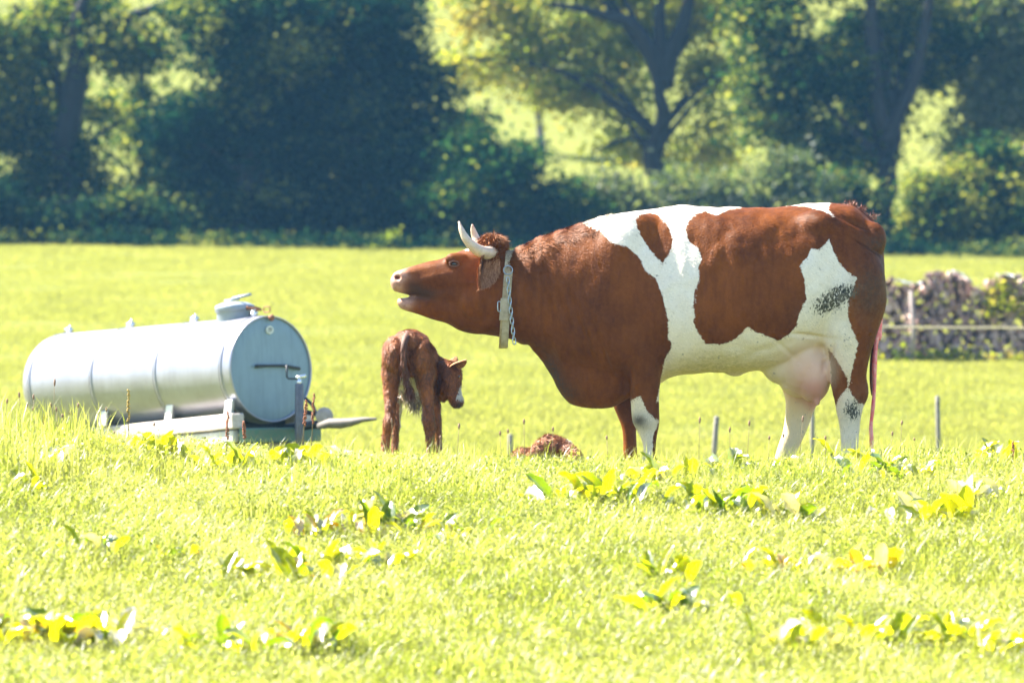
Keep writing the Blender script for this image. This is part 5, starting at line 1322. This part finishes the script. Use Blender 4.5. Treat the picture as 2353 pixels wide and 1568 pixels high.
def dock_leaf(L, W, seed, arch):
    r = np.random.default_rng(seed); ns, nw = 8, 5; V = []
    for s in np.linspace(0, 1, ns):
        ww = W * np.interp(s, [0, .08, .3, .6, .85, 1], [.12, .45, .95, .9, .5, .04]); 
        for t in np.linspace(-1, 1, nw):
            x = s * L * math.cos(arch * s * .8); z = L * (s * .55 - arch * .55 * s * s) + abs(t) ** 1.5 * ww * .28 + .05 * W * math.sin(s * 17 + t * 2 + seed)
            V.append((x, t * ww * .5 * (1 + .08 * math.sin(s * 23 + seed)), z))
    F = [(i * nw + j, i * nw + j + 1, (i + 1) * nw + j + 1, (i + 1) * nw + j) for i in range(ns - 1) for j in range(nw - 1)]
    return V, F
DL = {}
for key, mt in DM.items():
    DL[key] = []
    for q_ in range(5):
        V, F = dock_leaf(.15 + .02 * (q_ % 3), .052 + .012 * (q_ % 2), q_, (.5, .9, 1.2, .7, 1.0)[q_]); me = mesh_from("leaf", V, F); me.materials.append(mt); smooth(me); DL[key].append(me)
docks = [ # px, py at the base, size, leaves, palette, label
 (372, 1062, 1.25, 11, 'ggyygw', "big upright dock plant with cupped yellow leaves in front of the tank beams"), (505, 1092, 1.1, 8, 'yygg', "dock with one broad yellow leaf lying flat below the tank"),
 (690, 1085, 1.2, 11, 'ggyyw', "broad bushy dock below the jack stand of the tank"), (735, 1040, 1.0, 5, 'wwwy', "dock with a dead glaring white leaf at the foot of the jack stand"),
 (55, 1140, .9, 6, 'gyg', "small dock near the left edge below the tank's end"), (130, 1075, .8, 5, 'wgy', "dock with pale dry leaf left of the tank beams"), (225, 1285, .9, 7, 'gdw', "green dock beside a white leaf in the left foreground"),
 (380, 1290, .6, 5, 'ydo', "tiny yellow dock between two larger docks on the left"), (715, 1240, 1.05, 8, 'oyog', "orange spotted dock left of the darkest dock in the foreground"), (850, 1225, 1.15, 12, 'gdywdg', "large dock with dark hollow and white upper leaf in the middle foreground"),
 (950, 1240, 1.05, 10, 'oydgy', "dock with orange leaves to the right of the large dark dock"), (1030, 1255, .9, 6, 'yyd', "yellow dock at the right end of the central dock patch"), (565, 1350, .95, 8, 'ygy', "low yellow dock left of the long leaved dock"),
 (700, 1350, 1.15, 9, 'yygo', "dock with long arching pale yellow leaves in the foreground"), (790, 1325, 1.1, 9, 'ydyg', "upright yellow dock with one deep green leaf"), (860, 1310, 1.0, 7, 'yygw', "yellow dock just right of the deep green leaf"),
 (20, 1490, 1.3, 12, 'yyogdy', "tall yellow dock cut by the left edge of the picture"), (110, 1500, 1.3, 12, 'ygydo', "large yellow green dock in the lower left corner"), (200, 1500, 1.15, 10, 'gydw', "dock with deep green leaves and pale tips right of the lower left clump"),
 (290, 1480, .9, 6, 'wgw', "glaring white leaved dock at the right end of the lower left clump"), (545, 1515, 1.0, 8, 'ygd', "round yellow dock near the bottom left of centre"), (705, 1505, 1.1, 10, 'yodg', "dock with orange flecks near the bottom"),
 (1350, 1170, 1.2, 10, 'ggdy', "spiky green dock below the lying calf"), (1430, 1165, 1.0, 8, 'gyg', "slim green dock right below the cow's brisket"), (1520, 1125, 1.1, 9, 'gygw', "upright dock with a white leaf in front of the cow's front legs"),
 (1665, 1100, 1.0, 6, 'gdy', "single tall dark green dock under the cow's belly"), (1630, 1175, 1.1, 7, 'gdg', "dock with one long leaf pointing left under the belly"), (1690, 1190, 1.15, 9, 'gyd', "broad green dock below the cow's belly"), (1800, 1210, 1.1, 9, 'ydgw', "mixed dock with dark and white leaves below the udder"),
 (1945, 1085, 1.15, 9, 'ygy', "dock with a bright yellow upright leaf in front of the near hind hoof"), (2015, 1105, 1.05, 9, 'dgd', "dark green dock at the foot of the pink strand"), (2095, 1120, 1.1, 9, 'gdy', "leafy dock right of the pink strand"), (2085, 1210, 1.15, 5, 'www', "withered white dock leaf standing upright in the right foreground"),
 (2150, 1215, 1.15, 10, 'gyy', "yellow green dock beside the withered white leaf"), (2270, 1085, 1.2, 12, 'gyy', "wide dock clump on the crest at the right edge"), (2260, 1160, .9, 5, 'wgw', "glaring white dock standing near the right edge"), (1560, 1350, 1.0, 7, 'ygd', "upright dock with one round leaf in the centre foreground"), (1530, 1425, 1.05, 9, 'gydy', "round leafed dock with dark base in the lower centre"),
 (1930, 1330, 1.0, 7, 'owyo', "dock with red and white leaves in the right foreground"), (2000, 1325, .95, 6, 'gyo', "green dock next to the red and white one"), (1770, 1330, .8, 6, 'oyy', "small orange dock in the right centre foreground"), (1800, 1500, 1.0, 8, 'ygw', "dock near the bottom edge below the udder"),
 (2010, 1490, 1.05, 9, 'yyg', "yellow dock in the lower right"), (2180, 1500, 1.1, 9, 'ygy', "wide yellow dock in the lower right corner region"), (2330, 1520, 1.1, 9, 'ydy', "yellow dock cut by the right edge at the bottom")]
r = np.random.default_rng(42)
for (px, py, sz, nl, pal, lab) in docks:
    x, y, z = ground_at(px, py); root = thing("dock_plant", lab, "dock plant", (x, y, z), "broad leaved dock plants in the grass")
    for i in range(int(nl * 1.7)):
        kx = pal[i % len(pal)]; o = bpy.data.objects.new("leaf", DL[kx][int(r.integers(5))]); COL.objects.link(o); o.parent = root
        s = sz * r.uniform(.66, 1.22); o.scale = (s, s, s); o.location = (r.normal(0, .085) * sz, r.normal(0, .05), .02)
        o.rotation_euler = (r.normal(0, .35), r.uniform(-.95, -.1), r.uniform(0, 2 * math.pi))

# ------------------------------------------------------------------ seed stalks
MAT_STALK = mat_simple("dry stalk", (.20, .15, .05), .7, 0, .4, 60); MAT_RED = mat_simple("rusty seed cluster", (.36, .12, .05), .7, 0, .4, 120); MAT_YEL = mat_simple("yellow seed spike", (.50, .34, .07), .7, 0, .3, 120)
MAT_HEAD = mat_simple("brown plantain head", (.34, .20, .13), .8, 0, .4, 120)
def stalk(px, py, h, d_off, mt, lab, lean=.0, cat="seed stalk"):
    y = 22.3 + d_off; x = (px - 1176) * y / FOC; g = float(gz(x, y)); top = (784 - py) * y / FOC
    root = thing("seed_stalk", lab, cat, (x, y, g)); r = np.random.default_rng(int(px * 7 + py))
    pts = bezier_pts([(x - lean, y, g - .01), (x - lean * .5, y, g + (top - g) * .5), (x, y, top)], 14); V, F = tube(pts, np.linspace(.0028, .0016, 14), 6); part("stem", V, F, MAT_STALK, root)
    mb = MB(); n = 34
    for i in range(n):
        t = 1 - (i / n) * min(.8, h / max(.01, top - g)); p = np.array([np.interp(t, np.linspace(0, 1, 14), pts[:, a]) for a in range(3)]); a = r.uniform(0, 6.28); w_ = .0050 * (1.1 - .5 * (i < 5))
        mb.add(*ellipsoid(p + np.array([math.cos(a) * w_, math.sin(a) * w_, 0]), (.0042, .0042, .0052), 6, 4))
    part("seeds", *mb.get(), mt, root)
    if mt is MAT_YEL:
        for s_, z_ in ((-1, .42), (1, .40), (1, .52)):
            p = pts[int(z_ * 13)]; V, F = dock_leaf(.055, .012, 3, .4); V = np.array(V) * np.array([s_, 1, .4]) + p; part("leaf", V, F, DM['g'], root)
stalk(295, 896, .15, .3, MAT_YEL, "tall yellow seed spike in front of the tank's wooden beam")
stalk(524, 946, .13, .2, MAT_RED, "reddish brown dock seed stalk before the front end of the beam", .01); stalk(560, 968, .08, .25, MAT_RED, "short rusty seed stalk below the tank's front end", -.01)
stalk(704, 920, .12, .2, MAT_RED, "curved rusty seed stalk crossing the foot of the jack stand", .03); stalk(722, 905, .14, .2, MAT_RED, "tall thin rusty stalk between jack stand and coupling", .02)
stalk(165, 990, .10, .0, MAT_RED, "orange dry stalk in the grass below the tank's rear"); stalk(102, 956, .07, .3, MAT_RED, "dark twiggy stalk left of the beam")
stalk(2327, 1015, .09, .1, MAT_RED, "pointed rusty stalk near the right edge of the crest"); stalk(2022, 1032, .06, .1, mat_simple("dark thistle", (.05, .08, .03), .7), "dark thistle head at the end of the pink strand")
# plantain heads
V1, F1 = tube([(0, 0, 0), (.003, 0, .12), (.0, 0, .25)], [.0016, .0014, .0011], 5); V2, F2 = ellipsoid((0, 0, .262), (.0052, .0052, .015), 8, 6); hm_ = MB().add(V1, F1).add(V2, F2)
pm = mesh_from("plantain_stalk", *hm_.get()); pm.materials.append(MAT_STALK); pm.materials.append(MAT_HEAD); nf = len(F1)
mi = np.zeros(len(pm.polygons), np.int32); mi[nf:] = 1; pm.polygons.foreach_set("material_index", mi); smooth(pm)
hd = [(8, 915), (52, 900), (78, 905), (84, 935), (112, 925), (118, 870), (132, 935), (150, 950), (165, 945), (175, 925), (60, 925), (30, 945), (232, 975), (262, 990), (350, 970), (20, 970), (250, 935),
      (1047, 972), (1150, 990), (1172, 985), (1207, 962), (1271, 980), (1400, 1000), (1605, 957), (1676, 980), (1716, 965), (1806, 995), (2065, 965), (2100, 1005), (2040, 990), (1895, 1000), (1835, 955), (1760, 1000), (908, 960), (1010, 1000)]
for i, (px, py) in enumerate(hd):
    y = 22.1 + (i * 37 % 17) / 17.0; x = (px - 1176) * y / FOC; g = float(gz(x, y)); top = (784 - py) * y / FOC; s = max(.3, (top - g) / .275)
    o = bpy.data.objects.new("plantain_stalk", pm); COL.objects.link(o); o.location = (x, y, g); o.scale = (1, 1, s); o.rotation_euler = (random.uniform(-.08, .08), random.uniform(-.1, .1), random.uniform(0, 6))
    w_ = ("in front of the tank", 0) if px < 400 else ("between the calves", 1) if px < 1450 else ("under and behind the cow's belly", 2) if px < 2000 else ("right of the cow", 3)
    tag(o, "thin plantain stalk with brown seed head " + w_[0], "plantain", "plantain stalks " + w_[0])

# ------------------------------------------------------------------ air
def haze():
    V, F = box((0, 85, 14), (620, 330, 60)); me = mesh_from("haze", V, F); m = M("haze air"); v = m.n("ShaderNodeVolumePrincipled")
    v.inputs['Color'].default_value = (.22, .58, 1.0, 1); v.inputs['Density'].default_value = HAZE; v.inputs['Anisotropy'].default_value = .1
    m.l(v.outputs[0], m.out.inputs['Volume']); o = link("haze", me, m.m, sm=False); o['kind'] = 'stuff'
HAZE = .00036
haze()
